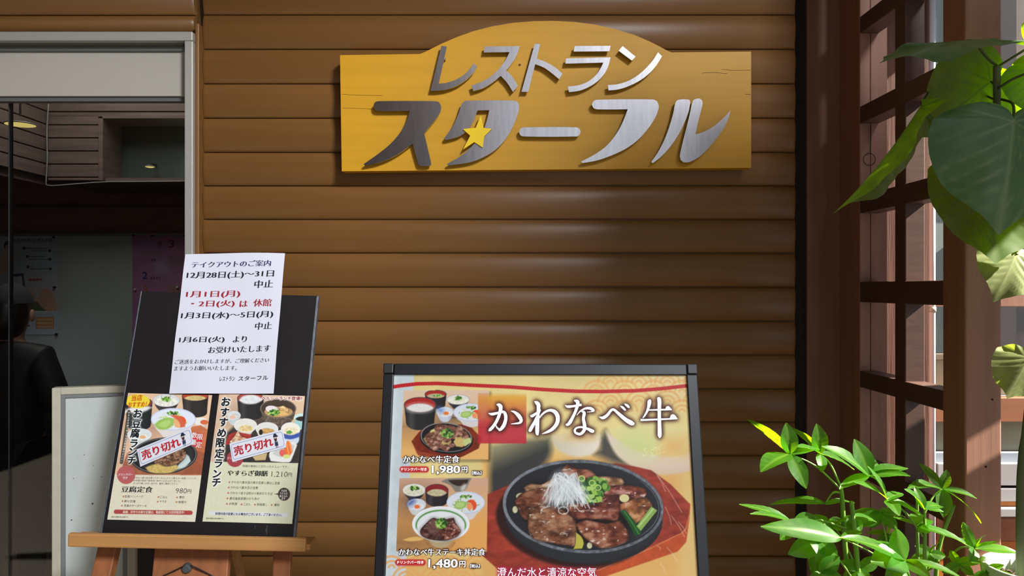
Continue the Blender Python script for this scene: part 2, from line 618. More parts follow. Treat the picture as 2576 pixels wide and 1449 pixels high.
class Ink:
    """writing on a plane, one mesh per colour"""
    def __init__(self, plane):
        self.pl = plane
        self.c = {}
    def mb(self, col, layer=0, line=None):
        return self.c.setdefault((col, layer, line), MB())
    def place(self, s, p0, p1, h, col, st='r', perp=False, layer=0, shear=0.0, halo=None):
        P, fs, N = glyphs(s)
        o = np.array(STYLE[st])
        Q = P + N * o
        a0, b0 = self.pl.ab(*p0)
        a1, b1 = self.pl.ab(*p1)
        _, t = self.pl.ab(p0[0], p0[1] - h)
        H = t - b0
        mn, mx = P.min(0), P.max(0)
        x = (Q[:, 0] - mn[0]) / (mx[0] - mn[0])
        y = (Q[:, 1] - mn[1]) / (mx[1] - mn[1])
        L = math.hypot(a1 - a0, b1 - b0)
        if perp:
            ux, uy = -(b1 - b0) / L, (a1 - a0) / L
        else:
            ux, uy = shear, 1.0
        A = a0 + (a1 - a0) * x + ux * H * y
        B = b0 + (b1 - b0) * x + uy * H * y
        self.mb(col, layer, len(self.c)).add([self.pl.p(a, b, 0.0003 + 0.00025 * layer) for a, b in zip(A, B)], fs)
        return np.stack([A, B], 1), fs
    def column(self, s, pts, size, col, st='r', layer=0, sx=1.0):
        """characters one below the other at given centres"""
        out = []
        ln = len(self.c)
        for ch, (u, v) in zip(s, pts):
            P, fs, N = glyphs(ch)
            Q = P + N * np.array(STYLE[st])
            a, b = self.pl.ab(u, v)
            a1, b1 = self.pl.ab(u, v - size)
            H = b1 - b
            mid = (P.min(0) + P.max(0)) / 2
            A = a + (Q[:, 0] - mid[0]) * H * sx
            B = b + (Q[:, 1] - mid[1]) * H
            self.mb(col, layer, ln).add([self.pl.p(x, y, 0.0003 + 0.00025 * layer) for x, y in zip(A, B)], fs)
            out.append((np.stack([A, B], 1), fs))
        return out
    def build(self, parent, emis=0.0, name='lettering'):
        mats = {}
        for (col, layer, line), mb in self.c.items():
            if col not in mats:
                mats[col] = mat('ink', col, 0.6, emis=emis, spec=0.2)
            mb.build(name, mats[col], parent)

class Canvas:
    def __init__(self, plane, a0, a1, b0, b1, step, base):
        self.pl, self.a0, self.b0 = plane, a0, b0
        self.nx = int((a1 - a0) / step) + 2
        self.ny = int((b1 - b0) / step) + 2
        self.sa = (a1 - a0) / (self.nx - 1)
        self.sb = (b1 - b0) / (self.ny - 1)
        A, B = np.meshgrid(a0 + self.sa * np.arange(self.nx), b0 + self.sb * np.arange(self.ny))
        self.A, self.B = A, B
        o, ex, ey = (np.array(v) for v in (plane.o, plane.ex, plane.ey))
        Q = o + A[..., None] * ex + B[..., None] * ey - np.array(EYE)
        self.u = CX + F * Q[..., 0] / Q[..., 1]
        self.v = CY - F * Q[..., 2] / Q[..., 1]
        self.px = abs(self.u[0, 1] - self.u[0, 0])
        self.img = np.zeros((self.ny, self.nx, 3)) + np.array(base, float)
        self.f = None
    # local frame for tracing: self.set(ox, oy, scale)
    def set(self, ox=0, oy=0, s=1.0):
        self.x = (self.u - ox) * s
        self.y = (self.v - oy) * s
        self.s = s
        return self
    def soft(self, d, w=1.0):
        """d: signed distance in local units, negative inside"""
        w = w * self.px * self.s
        return np.clip(0.5 - d / w, 0, 1)
    def ell(self, cx, cy, rx, ry, rot=0.0, w=1.2):
        c, s = math.cos(math.radians(rot)), math.sin(math.radians(rot))
        X_, Y_ = self.x - cx, self.y - cy
        p = (X_ * c + Y_ * s) / rx
        q = (-X_ * s + Y_ * c) / ry
        r = np.sqrt(p * p + q * q) + 1e-9
        g = np.sqrt((p / rx) ** 2 + (q / ry) ** 2) / r + 1e-9
        return self.soft((r - 1) / g, w)
    def ring(self, cx, cy, rx, ry, t, rot=0.0, w=1.2):
        return np.clip(self.ell(cx, cy, rx, ry, rot, w) - self.ell(cx, cy, rx - t, ry - t, rot, w), 0, 1)
    def seg(self, pts):
        d = np.full(self.x.shape, 1e9)
        for (x0, y0), (x1, y1) in zip(pts[:-1], pts[1:]):
            dx, dy = x1 - x0, y1 - y0
            t = np.clip(((self.x - x0) * dx + (self.y - y0) * dy) / (dx * dx + dy * dy + 1e-9), 0, 1)
            d = np.minimum(d, np.hypot(self.x - x0 - t * dx, self.y - y0 - t * dy))
        return d
    def line(self, pts, t, w=1.2):
        return self.soft(self.seg(pts) - t / 2, w)
    def poly(self, pts, w=1.2, smooth=False):
        if smooth:
            pts = smooth_poly(pts, 3, 60)
        ins = np.zeros(self.x.shape, bool)
        n = len(pts)
        for i in range(n):
            x0, y0 = pts[i]
            x1, y1 = pts[(i + 1) % n]
            if y0 == y1:
                continue
            c = ((y0 > self.y) != (y1 > self.y)) & (self.x < (x1 - x0) * (self.y - y0) / (y1 - y0) + x0)
            ins ^= c
        d = self.seg(list(pts) + [pts[0]])
        return self.soft(np.where(ins, -d, d), w)
    def rect(self, x0, y0, x1, y1, w=1.2):
        d = np.maximum(np.maximum(x0 - self.x, self.x - x1), np.maximum(y0 - self.y, self.y - y1))
        return self.soft(d, w)
    def fill(self, m, col, a=1.0):
        m = (m * a)[..., None]
        self.img = self.img * (1 - m) + np.array(col, float) * m if not isinstance(col, np.ndarray) or col.ndim == 1 else self.img * (1 - m) + col * m
        return self
    def noise(self, size, oct=3, seed=0, ax=1.0):
        """smooth random field 0..1; size in local units"""
        r = np.random.default_rng(seed)
        out = np.zeros(self.x.shape)
        amp, tot = 1.0, 0.0
        for k in range(oct):
            g = r.random((64, 64))
            X_ = (self.x / (size * ax) * 2 ** k) % 63
            Y_ = (self.y / size * 2 ** k) % 63
            i, j = np.floor(X_).astype(int), np.floor(Y_).astype(int)
            f, h = X_ - i, Y_ - j
            f, h = f * f * (3 - 2 * f), h * h * (3 - 2 * h)
            i1, j1 = (i + 1) % 64, (j + 1) % 64
            out += amp * ((g[j, i] * (1 - f) + g[j, i1] * f) * (1 - h) + (g[j1, i] * (1 - f) + g[j1, i1] * f) * h)
            tot += amp
            amp *= 0.55
        return out / tot
    def blur(self, m, r):
        """r in photo pixels"""
        k = max(1, int(round(r / self.px)))
        for _ in range(2):
            for ax in (0, 1):
                p = np.concatenate([np.repeat(np.take(m, [0], ax), k + 1, ax), m, np.repeat(np.take(m, [-1], ax), k, ax)], ax)
                c = np.cumsum(p, ax)
                n = m.shape[ax]
                hi = np.take(c, np.arange(2 * k + 1, 2 * k + 1 + n), ax)
                lo = np.take(c, np.arange(0, n), ax)
                m = (hi - lo) / (2 * k + 1)
        return m
    def tris(self, parts):
        """mask of filled writing given in plane coordinates"""
        m = np.zeros(self.x.shape)
        for Q, fs in parts:
            gx = (Q[:, 0] - self.a0) / self.sa
            gy = (Q[:, 1] - self.b0) / self.sb
            for f in fs:
                for k in range(1, len(f) - 1):
                    t = (f[0], f[k], f[k + 1])
                    x, y = gx[list(t)], gy[list(t)]
                    i0, i1 = max(0, int(x.min()) - 1), min(self.nx - 1, int(x.max()) + 1)
                    j0, j1 = max(0, int(y.min()) - 1), min(self.ny - 1, int(y.max()) + 1)
                    if i1 <= i0 or j1 <= j0:
                        continue
                    ii, jj = np.meshgrid(np.arange(i0, i1 + 1), np.arange(j0, j1 + 1))
                    def e(p, q):
                        return (x[q] - x[p]) * (jj - y[p]) - (y[q] - y[p]) * (ii - x[p])
                    a, b, c = e(0, 1), e(1, 2), e(2, 0)
                    ins = ((a >= -.4) & (b >= -.4) & (c >= -.4)) | ((a <= .4) & (b <= .4) & (c <= .4))
                    m[j0:j1 + 1, i0:i1 + 1] = np.maximum(m[j0:j1 + 1, i0:i1 + 1], ins)
        return m
    def build(self, name, parent, albedo=1.0, emis=0.0, rough=0.45, coat=0.0, spec=0.3):
        me = bpy.data.meshes.new(name)
        off = ROOT.get(parent.name, Vector((0, 0, 0))) if parent else Vector((0, 0, 0))
        o, ex, ey = (np.array(v) for v in (self.pl.o - off, self.pl.ex, self.pl.ey))
        V = (o + self.A[..., None] * ex + self.B[..., None] * ey).reshape(-1, 3)
        idx = np.arange(self.nx * self.ny).reshape(self.ny, self.nx)
        Fc = np.stack([idx[:-1, :-1], idx[:-1, 1:], idx[1:, 1:], idx[1:, :-1]], -1).reshape(-1, 4)
        me.vertices.add(len(V))
        me.vertices.foreach_set('co', V.astype(np.float32).ravel())
        me.loops.add(Fc.size)
        me.loops.foreach_set('vertex_index', Fc.astype(np.int32).ravel())
        me.polygons.add(len(Fc))
        me.polygons.foreach_set('loop_start', np.arange(0, Fc.size, 4, dtype=np.int32))
        me.update(calc_edges=True)
        c = np.clip(self.img, 0, 255) / 255.0
        c = np.where(c <= 0.04045, c / 12.92, ((c + 0.055) / 1.055) ** 2.4).reshape(-1, 3)
        c = np.concatenate([c, np.ones((len(c), 1))], 1).astype(np.float32)
        at = me.color_attributes.new('print', 'FLOAT_COLOR', 'POINT')
        at.data.foreach_set('color', c.ravel())
        m = bpy.data.materials.new(name)
        m.use_nodes = True
        nt = m.node_tree
        p = nt.nodes['Principled BSDF']
        ca = nt.nodes.new('ShaderNodeVertexColor')
        ca.layer_name = 'print'
        mx = nt.nodes.new('ShaderNodeVectorMath')
        mx.operation = 'SCALE'
        mx.inputs['Scale'].default_value = albedo
        nt.links.new(ca.outputs[0], mx.inputs[0])
        nt.links.new(mx.outputs[0], p.inputs['Base Color'])
        if emis:
            nt.links.new(ca.outputs[0], p.inputs['Emission Color'])
            p.inputs['Emission Strength'].default_value = emis
        p.inputs['Roughness'].default_value = rough
        p.inputs['Specular IOR Level'].default_value = spec
        p.inputs['Coat Weight'].default_value = coat
        p.inputs['Coat Roughness'].default_value = 0.05
        me.materials.append(m)
        ob = bpy.data.objects.new(name, me)
        C.objects.link(ob)
        if parent:
            ob.parent = parent
            ROOT[ob.name] = off
        return ob

    # ---- crockery and food, for the printed pictures
    def cup(self, cx, cy, rx, ry, h, out=(45, 43, 45), inn=(150, 45, 42), rim=(70, 60, 60), taper=0.86, content=None, lvl=0.35, hl=0.15):
        b = [(cx - rx, cy), (cx + rx, cy), (cx + rx * (taper + (1 - taper) * .35), cy + h * .6), (cx + rx * taper, cy + h - ry * .35), (cx + rx * taper * .6, cy + h + ry * .2), (cx, cy + h + ry * .35),
             (cx - rx * taper * .6, cy + h + ry * .2), (cx - rx * taper, cy + h - ry * .35), (cx - rx * (taper + (1 - taper) * .35), cy + h * .6)]
        m = self.poly(b, smooth=True)
        m = np.maximum(m, self.ell(cx, cy, rx, ry))
        self.fill(m, out)
        if hl:
            g = np.clip(1 - np.abs((self.x - cx) / rx + 0.55) * 3, 0, 1)
            self.fill(m * g, (170, 165, 165), hl)
            g = np.clip(((self.x - cx) / rx - 0.3), 0, 1)
            self.fill(m * g, (10, 10, 12), 0.35)
        self.fill(self.ell(cx, cy, rx, ry), rim)
        self.fill(self.ell(cx, cy, rx * .94, ry * .92), inn)
        if content is not None:
            inner = self.ell(cx, cy, rx * .94, ry * .92)
            m = inner * self.ell(cx, cy + ry * lvl * 1.3, rx * .86, ry * .8)
            n = self.noise(rx * .12, 2, int(cx))
            col = np.array(content)[None, None] * (0.86 + 0.25 * n[..., None])
            self.fill(m, np.clip(col, 0, 255))
        return self
    def salad(self, cx, cy, rx, ry, h, sc=1.0, seed=1):
        self.cup(cx, cy, rx, ry, h, (214, 208, 205), (214, 220, 232), (232, 234, 240), 0.62, hl=0.0)
        self.fill(self.ring(cx, cy, rx, ry, rx * .04), (150, 165, 205), .6)
        r = np.random.default_rng(seed)
        for _ in range(60):
            a, q = r.random() * 6.28, r.random() ** .5
            x, y = cx + math.cos(a) * q * rx * .7, cy + math.sin(a) * q * ry * .62 + ry * .12
            t = r.random() * 6.28
            c = [(206, 214, 150), (226, 222, 180), (176, 196, 110), (120, 160, 70), (232, 228, 196)][r.integers(5)]
            self.fill(self.line([(x, y), (x + math.cos(t) * rx * .16, y + math.sin(t) * ry * .16)], rx * .035), c)
        self.fill(self.ell(cx - rx * .28, cy + ry * .22, rx * .33, ry * .36, -12), (150, 184, 96))
        self.fill(self.ell(cx - rx * .30, cy + ry * .20, rx * .24, ry * .26, -12), (176, 204, 122))
        self.fill(self.ell(cx + rx * .30, cy + ry * .22, rx * .27, ry * .50, -20) * (1 - self.ell(cx + rx * .10, cy + ry * .45, rx * .27, ry * .5, -20)), (222, 84, 48))
        self.fill(self.ell(cx + rx * .20, cy + ry * .36, rx * .15, ry * .30, -20), (236, 150, 96))
        self.scallions(cx, cy - ry * .55, rx * .28, ry * .16, 24, rx * .05, seed)
        return self
    def scallions(self, cx, cy, rx, ry, n, size, seed=3):
        r = np.random.default_rng(seed)
        for _ in range(n):
            a, q = r.random() * 6.28, r.random() ** .6
            x, y = cx + math.cos(a) * q * rx, cy + math.sin(a) * q * ry
            c = [(52, 96, 40), (86, 140, 56), (128, 176, 76), (40, 74, 36), (168, 204, 110)][r.integers(5)]
            self.fill(self.ell(x, y, size * (0.6 + .6 * r.random()), size * (.5 + .5 * r.random()), r.random() * 180), c)
        return self
    def meat(self, pts, seed, dark=(70, 40, 30), mid=(120, 74, 50), light=(176, 124, 92), size=40, spec=1.0, edge=.65):
        m = self.poly(pts, smooth=True)
        n = self.noise(size, 4, seed, 1.4)[..., None]
        k = np.clip((n - .28) / .44, 0, 1)
        d, mi, l = (np.array(c, float) for c in (dark, mid, light))
        col = np.where(k < .5, d + (mi - d) * k * 2, mi + (l - mi) * (k - .5) * 2)
        # thickness: paler seared edge at the lower side, dark line round the slice
        self.fill(self.blur(m, 4), (30, 18, 14), edge)
        self.fill(m, col)
        dd = self.seg(list(pts) + [pts[0]])
        self.fill(m * np.clip(1 - dd / (size * .22), 0, 1), (44, 26, 20), edge * .9)
        if spec:
            s = self.noise(size * .42, 3, seed + 50, 2.2)
            s = np.clip((s - .66) * 9, 0, 1) * np.clip(dd / (size * .25), 0, 1)
            self.fill(m * s, (238, 226, 218), .75 * spec)
            s = self.noise(size * .8, 3, seed + 90, 2.0)
            s = np.clip((s - .6) * 5, 0, 1)
            self.fill(m * s, (150, 70, 40), .45)
        return self
# ------------------------------------------------------------------ big photo poster in its black stand
LED_D0, LED_D1 = 1.40, 1.305
o_bot = W(1359, 1449, LED_D1); o_top = W(1359.5, 916, LED_D0)
PL = Plane(o_bot, (1, 0, -0.002), o_top - o_bot)
led = thing('poster_stand', 'black framed poster stand with beef photo in front of log siding', 'poster stand', (o_bot.x, o_bot.y + 0.15, 0.0))
def quad_bar(plane, u0v0, u1v1, w0, w1, t0, t1):
    pass
aT = PL.ab(1359, 916)[1]
aL, aR = PL.ab(966, 917)[0], PL.ab(1752, 916)[0]
iL, iR = PL.ab(991, 946)[0], PL.ab(1726, 944)[0]
iT = PL.ab(1359, 944)[1]
foot = -(PL.o.z + 0.0) / PL.ey.z
iB = iT - 0.728
aB = iB - (aT - iT)
def pbox(mb, a0, a1, b0, b1, k0, k1, bev=0.002):
    """box in plane coordinates; k along the plane normal (towards the viewer)"""
    c = PL.o + PL.ex * ((a0 + a1) / 2) + PL.ey * ((b0 + b1) / 2) + PL.n * ((k0 + k1) / 2)
    return mb.obox(c, PL.ex * (a1 - a0), PL.ey * (b1 - b0), PL.n * (k1 - k0), bev)
M_blk = mat('black_anodised_frame', (30, 30, 33), 0.38, metal=0.3, var=0.06, scale=(20, 20, 20))
M_blk2 = mat('black_plastic_corner', (26, 26, 28), 0.5)
ov = 0.019
pbox(MB(), aL + ov, aR - ov, iT, aT, -0.022, 0.004).build('top_rail', M_blk, led)
pbox(MB(), aL + ov, aR - ov, aB, iB, -0.022, 0.004).build('bottom_rail', M_blk, led)
for a0, a1 in ((aL, iL), (iR, aR)):
    pbox(MB(), a0, a1, aB + ov, aT - ov, -0.022, 0.004).build('side_rail', M_blk, led)
for a0, a1 in ((aL - 0.0005, aL + ov - 0.0006), (aR - ov + 0.0006, aR + 0.0005)):
    for b0, b1 in ((aT - ov + .0005, aT + 0.0005), (aB - .0005, aB + ov - .0005)):
        pbox(MB(), a0, a1, b0, b1, -0.023, 0.005).build('corner_cap', M_blk2, led)
pbox(MB(), iL - 0.004, iR + 0.004, iB - .004, iT + .004, -0.020, -0.006, 0.001).build('back_panel', mat('white_light_panel', (235, 240, 240), 0.4), led)
# legs: the front pair runs down in the plane of the frame, the rear pair props it up
for a in (aL + 0.02, aR - 0.02):
    p0 = PL.p(a, aB + 0.02, -0.01)
    t = -p0.z / PL.ey.z
    MB().bar(p0, p0 + PL.ey * (t + 0.004), 0.025, 0.018).build('leg', M_blk, led)
    q = PL.p(a, aT - 0.05, -0.03)
    MB().bar(q, (q.x, q.y + 0.42, 0.004), 0.025, 0.018).build('leg', M_blk, led)

K = Canvas(PL.shifted(-0.003), iL, iR, iB, iT, 0.00098, (224, 204, 140))
# --- ground: gold washi paper, silver band on the left
K.set()
n = K.noise(60, 4, 1)[..., None]
K.img = np.array((226, 206, 140.)) * (0.93 + 0.13 * n)
g = np.clip((K.v - 944) / 40, 0, 1)[..., None]
K.img = K.img * (0.94 + .06 * g)
gr = np.clip((K.u - 1560) / 160, 0, 1) * np.clip((1010 - K.v) / 60, 0, 1)
K.fill(gr, (236, 214, 180), .5)
xs_b = 1042 - (K.v - 945) * 0.043
sil = np.clip((xs_b - K.u) / 1.5, 0, 1)
col = np.array((200, 211, 216.)) * (0.94 + 0.12 * K.noise(30, 4, 4)[..., None])
K.fill(sil, col)
edge = np.clip(1 - (K.u - (992 - (K.v - 946) * .0535)) / 14, 0, 1)
K.fill(edge, (226, 240, 240), .55)  # pale left margin paints the panel's edge glow into the print
# wave pattern
def waves(cs, R, col, a):
    for cx, cy in cs:
        for r in (R, R * .62, R * .3):
            K.fill(K.ring(cx, cy, r, r * .92, R * .17) * np.clip((cy + R * .05 - K.v) / 2, 0, 1), col, a)
waves([(x, y) for y, o in ((986, 0), (1012, 35), (1036, 0), (964, 35)) for x in np.arange(1500 + o, 1760, 72) if x - 1480 > (y - 950) * .6 * 0], 34, (226, 160, 92), .55)
waves([(x, y) for y, o in ((1428, 20), (1455, 56), (1480, 20)) for x in np.arange(985 + o - 20, 1230, 72)], 34, (228, 150, 84), .7)
K.fill(np.clip((K.u - 1022) / 2, 0, 1) * np.clip((K.v - 1385) / 25, 0, 1) * np.clip((1250 - K.u) / 40, 0, 1), (226, 158, 80), .45)
waves([(x, y) for y, o in ((1428, 20), (1455, 56)) for x in np.arange(985 + o - 20, 1230, 72)], 34, (238, 190, 120), .35)
# --- main photograph: table top, crockery behind
K.set(1200, 940, 4.770)
tb = np.clip((K.y - 820) / 240, 0, 1) * np.clip((K.x - 30) / 60, 0, 1)
tab = np.array((226, 176, 104.)) * (0.95 + .1 * K.noise(300, 3, 9, 4)[..., None])
K.fill(tb, tab)
K.fill(np.clip((K.y - 1000) / 250, 0, 1) * np.clip((K.x - 2350) / 150, 0, 1), (224, 196, 130), .7)
body = K.poly([(150, 1600), (150, 850), (400, 800), (880, 760), (892, 920), (870, 1000), (800, 1100), (560, 1320), (300, 1480)], 14, True)
gx = np.clip(((K.y - 830) + (K.x - 100) * .45) / 420, 0, 1)[..., None]
K.fill(body, np.array((186, 176, 128.)) * (1 - gx) + np.array((54, 56, 56.)) * gx, .97)
K.fill(K.poly([(1540, 680), (1470, 780), (1470, 900), (1400, 960), (1620, 1060), (2000, 1180), (2150, 1160), (1800, 960), (1620, 820)], 14), (72, 70, 66), .95)
K.fill(K.poly([(900, 740), (1475, 740), (1468, 860), (1400, 955), (1290, 990), (1180, 995), (1060, 965), (960, 900), (915, 820)], 6, True), np.array((206, 196, 176.)) + np.clip((K.x - 950) / 500, 0, 1)[..., None] * np.array((26, 26, 30.)))
K.fill(K.ell(1190, 770, 270, 60, 0, 12), (222, 204, 160))
K.fill(K.ell(1240, 760, 150, 30, 0, 12), (208, 160, 100), .6)
rb = K.poly([(1545, 690), (1600, 850), (1680, 980), (1800, 1080), (1950, 1160), (2180, 1212), (2400, 1205), (2560, 1170), (2560, 960), (2300, 985), (2050, 950), (1850, 880), (1700, 790)], 5, True)
K.fill(rb, np.array((224, 206, 186.)) - np.clip((K.y - 1000) / 300, 0, 1)[..., None] * np.array((14, 26, 36.)))
inn = K.poly([(1570, 690), (1750, 800), (1950, 915), (2150, 965), (2350, 990), (2520, 980), (2560, 640), (1900, 560)], 10, True)
K.fill(inn, (224, 214, 150), .8)
K.fill(K.ell(1930, 860, 200, 130, 15, 40), (196, 212, 140), .8)
r = np.random.default_rng(5)
for _ in range(26):
    x, y = 2000 + r.random() * 230, 860 + r.random() * 120
    K.fill(K.line([(x, y), (x + 60 * (r.random() - .3), y + 30 * (r.random() - .5))], 9), (238, 232, 176), .8)
K.fill(K.rect(2240, 770, 2500, 975, 30), (226, 170, 100), .75)
# --- steak pan
K.set(1220, 1130, 4.542)
tray = [(-60, 560), (40, 510), (280, 405), (700, 260), (1500, 160), (1700, 195), (1900, 240), (2120, 400), (2345, 630), (2330, 800), (2290, 920), (2240, 965), (1300, 1385), (700, 1500), (250, 1480), (110, 1340), (-60, 1190)]
side = [(2345, 640), (2335, 800), (2300, 1060), (2200, 1170), (1300, 1480), (900, 1560), (1000, 1420), (1300, 1380), (2240, 960), (2295, 915)]
K.fill(K.poly(tray, 2), np.array((146, 56, 42.)) * (0.78 + .5 * K.noise(60, 4, 21, 3)[..., None]))
K.fill(K.poly(side, 2), np.array((190, 82, 44.)) * (0.9 + .2 * K.noise(80, 3, 22)[..., None]))
K.fill(K.line([(2335, 760), (2290, 915), (2240, 962), (1900, 1130), (1300, 1382), (1100, 1425)], 6), (226, 160, 120), .8)
K.fill(K.blur(K.ell(1000, 830, 880, 520, 8), 3), (42, 24, 22), .93)
K.fill(K.ell(1125, 780, 905, 530, 4), (40, 40, 43))
K.fill(K.poly([(210, 640), (2035, 690), (2000, 900), (1850, 1080), (1500, 1240), (1150, 1300), (800, 1250), (420, 1050), (260, 860)], 1.2, True), (44, 45, 48))
hi = np.clip(1 - np.abs(K.x - 1650) / 420, 0, 1) * np.clip((K.y - 1080) / 80, 0, 1)
K.fill(K.ell(1122, 655, 918, 532, 3.5), (58, 60, 64))
rimn = K.noise(40, 3, 30)
K.fill(K.ring(1122, 655, 918, 532, 34, 3.5), np.array((112, 118, 126.)) * (0.55 + .9 * rimn[..., None]))
K.fill(K.ring(1122, 655, 918, 532, 34, 3.5) * np.clip((900 - K.x) / 600, 0, 1), (170, 176, 184), .55)
K.fill(K.ell(1125, 655, 884, 496, 3.5), (36, 36, 40))
K.fill(K.ring(1125, 655, 884, 496, 60, 3.5, 20), (54, 56, 60), .6)
K.fill(K.ring(1125, 648, 868, 480, 8, 3.5) * np.clip((K.x - 1700) / 150, 0, 1), (150, 155, 165), .6)
K.fill(K.ell(1080, 700, 660, 370, 4, 10), (26, 18, 16), .9)
for p in ((345, 690, 30, 40), (410, 540, 55, 40), (1195, 1100, 30, 36)):
    K.fill(K.ell(*p), (206, 202, 160))
mt = [([(440, 440), (520, 395), (640, 405), (760, 345), (850, 330), (880, 400), (620, 480), (480, 490)], 2, (110, 76, 50), (160, 122, 88), (206, 176, 140)),
      ([(870, 240), (940, 172), (1050, 225), (1190, 235), (1280, 310), (1330, 390), (1150, 360), (930, 310)], 3, (84, 44, 32), (140, 80, 56), (190, 130, 110)),
      ([(1180, 330), (1330, 310), (1560, 335), (1592, 380), (1570, 420), (1400, 440), (1200, 420)], 4, (110, 74, 50), (164, 122, 84), (210, 176, 140)),
      ([(1320, 430), (1560, 412), (1800, 440), (1850, 500), (1830, 580), (1650, 570), (1380, 560)], 5, (78, 34, 28), (130, 66, 54), (186, 136, 124)),
      ([(340, 590), (400, 520), (500, 470), (660, 440), (780, 440), (740, 600), (600, 690), (500, 810), (440, 795), (380, 690)], 6, (60, 34, 26), (110, 62, 42), (150, 100, 74)),
      ([(1540, 630), (1700, 565), (1850, 550), (1912, 640), (1890, 730), (1730, 850), (1640, 780), (1545, 715)], 7, (96, 56, 34), (154, 96, 58), (200, 150, 104)),
      ([(930, 640), (1150, 600), (1330, 540), (1530, 515), (1540, 690), (1520, 825), (1300, 800), (1140, 800), (980, 770)], 8, (64, 30, 26), (112, 56, 44), (164, 110, 92)),
      ([(500, 690), (640, 640), (850, 675), (1000, 780), (1045, 870), (1035, 1115), (800, 1075), (560, 1025), (492, 900)], 9, (72, 42, 30), (118, 76, 52), (168, 122, 92)),
      ([(1040, 855), (1150, 808), (1380, 850), (1540, 815), (1610, 900), (1645, 1000), (1600, 1070), (1340, 1135), (1200, 1060), (1090, 960)], 10, (80, 38, 28), (126, 68, 48), (176, 124, 98))]
for pts, sd, d, m_, l in mt:
    K.meat(pts, sd, d, m_, l, 70)
K.fill(K.ell(1592, 560, 56, 46), (216, 206, 150))
K.fill(K.poly([(1040, 950), (1100, 1000), (1128, 1070), (1110, 1135), (1010, 1140), (1035, 1080)], 1.2, True), (186, 178, 70))
K.fill(K.poly([(1545, 705), (1600, 690), (1700, 810), (1790, 955), (1722, 1000), (1640, 850)], 1.2), (30, 76, 34))
K.fill(K.line([(1590, 710), (1690, 850), (1760, 970)], 16), (70, 130, 60), .8)
K.fill(K.poly([(1730, 880), (1900, 655), (1968, 700), (1780, 935)], 1.2), (136, 170, 84))
K.fill(K.line([(1760, 880), (1920, 685)], 20), (186, 208, 140), .8)
K.scallions(1225, 430, 170, 110, 60, 36, 12)
K.scallions(1225, 540, 110, 80, 30, 34, 13)
for x, y in ((1105, 335), (1225, 385), (1290, 440)):
    K.fill(K.ring(x, y, 40, 36, 14), (176, 210, 110))
    K.fill(K.ell(x, y, 20, 16), (90, 140, 60))
for x, y in ((1185, 550), (1300, 575), (1250, 500)):
    K.fill(K.poly([(x - 40, y - 30), (x + 20, y - 35), (x + 40, y + 20), (x - 10, y + 34)]), (150, 190, 80))
neg = K.poly([(800, 310), (900, 260), (1040, 330), (1120, 450), (1120, 560), (960, 640), (780, 640), (680, 600), (730, 450)], 20, True)
K.fill(neg, (206, 212, 214), .75)
r = np.random.default_rng(8)
for i in range(95):
    t = r.random()
    x0, y0 = 790 + 260 * r.random(), 265 + 90 * r.random()
    x1 = 640 + 600 * t + 20 * r.random()
    y1 = 690 - 60 * abs(t - .45) * 2 * r.random() - 120 * r.random()
    xm, ym = (x0 + x1) / 2 + 40 * (r.random() - .5) + (x0 - 900) * .1, (y0 + y1) / 2 - 60
    q = [((1 - s) ** 2 * x0 + 2 * s * (1 - s) * xm + s * s * x1, (1 - s) ** 2 * y0 + 2 * s * (1 - s) * ym + s * s * y1) for s in np.linspace(0, 1, 6)]
    K.fill(K.line(q, 7), [(232, 236, 238), (214, 220, 222), (190, 198, 200)][r.integers(3)], .9)
K.fill(K.ring(895, 700, 60, 46, 10), (226, 222, 214), .9)
K.fill(K.line([(640, 735), (655, 680), (740, 650)], 9), (226, 222, 214), .8)
K.fill(K.line([(1010, 630), (1080, 705)], 12), (216, 214, 210), .8)
K.fill(K.ring(860, 290, 32, 24, 8), (226, 228, 230), .9)
for x0, y0, x1, y1 in ((1960, 290, 2060, 480), (1975, 300, 2250, 720), (2060, 660, 2130, 860), (2130, 760, 2280, 1000), (2210, 830, 2300, 960), (2080, 1120, 2200, 1290), (2000, 1300, 2060, 1420), (1970, 1105, 2005, 1140)):
    K.fill(K.line([(x0, y0), ((x0 + x1) / 2 + 12, (y0 + y1) / 2), (x1, y1)], 7), (240, 214, 200), .55)
# --- upper small photograph
K.set(980, 940, 5.796)
pa = K.poly([(205, 240), (1450, 240), (1440, 1252), (163, 1240)], 1.2)
K.fill(K.blur(K.poly([(1450, 260), (1480, 270), (1470, 1280), (300, 1280), (200, 1265), (1430, 1250)], 2), 3), (60, 50, 30), .75)
gg = np.clip((K.y - 260) / 650, 0, 1)[..., None]
keep = K.img.copy()
K.fill(pa, np.array((222, 192, 168.)) * (1 - gg) + np.array((230, 178, 108.)) * gg)
K.fill(pa * K.ell(330, 770, 330, 90, 0, 60), (120, 84, 66), .6)
K.fill(pa * K.ell(1000, 640, 260, 70, 0, 40), (70, 52, 46), .8)
K.cup(672, 300, 158, 62, 190, (44, 42, 46), (168, 48, 40), (72, 62, 62), .86, (190, 180, 140), .5)
K.scallions(700, 320, 80, 20, 14, 12, 4)
K.cup(998, 378, 168, 72, 120, (46, 46, 52), (224, 222, 214), (206, 212, 216), .6, (232, 228, 212), .3)
K.scallions(1005, 358, 58, 30, 26, 13, 5)
K.salad(1190, 565, 258, 130, 170, seed=6)
K.cup(445, 455, 235, 112, 330, (48, 46, 48), (172, 44, 40), (86, 70, 70), .84, (228, 226, 220), .5, .22)
K.fill(K.ell(440, 500, 185, 60, 0, 10), (226, 224, 220), .9)
K.cup(808, 560, 122, 72, 120, (196, 204, 220), (206, 214, 228), (232, 234, 240), .7, (226, 222, 222), .3)
K.fill(K.ell(740, 530, 50, 34, 30, 10), (92, 128, 196), .8)
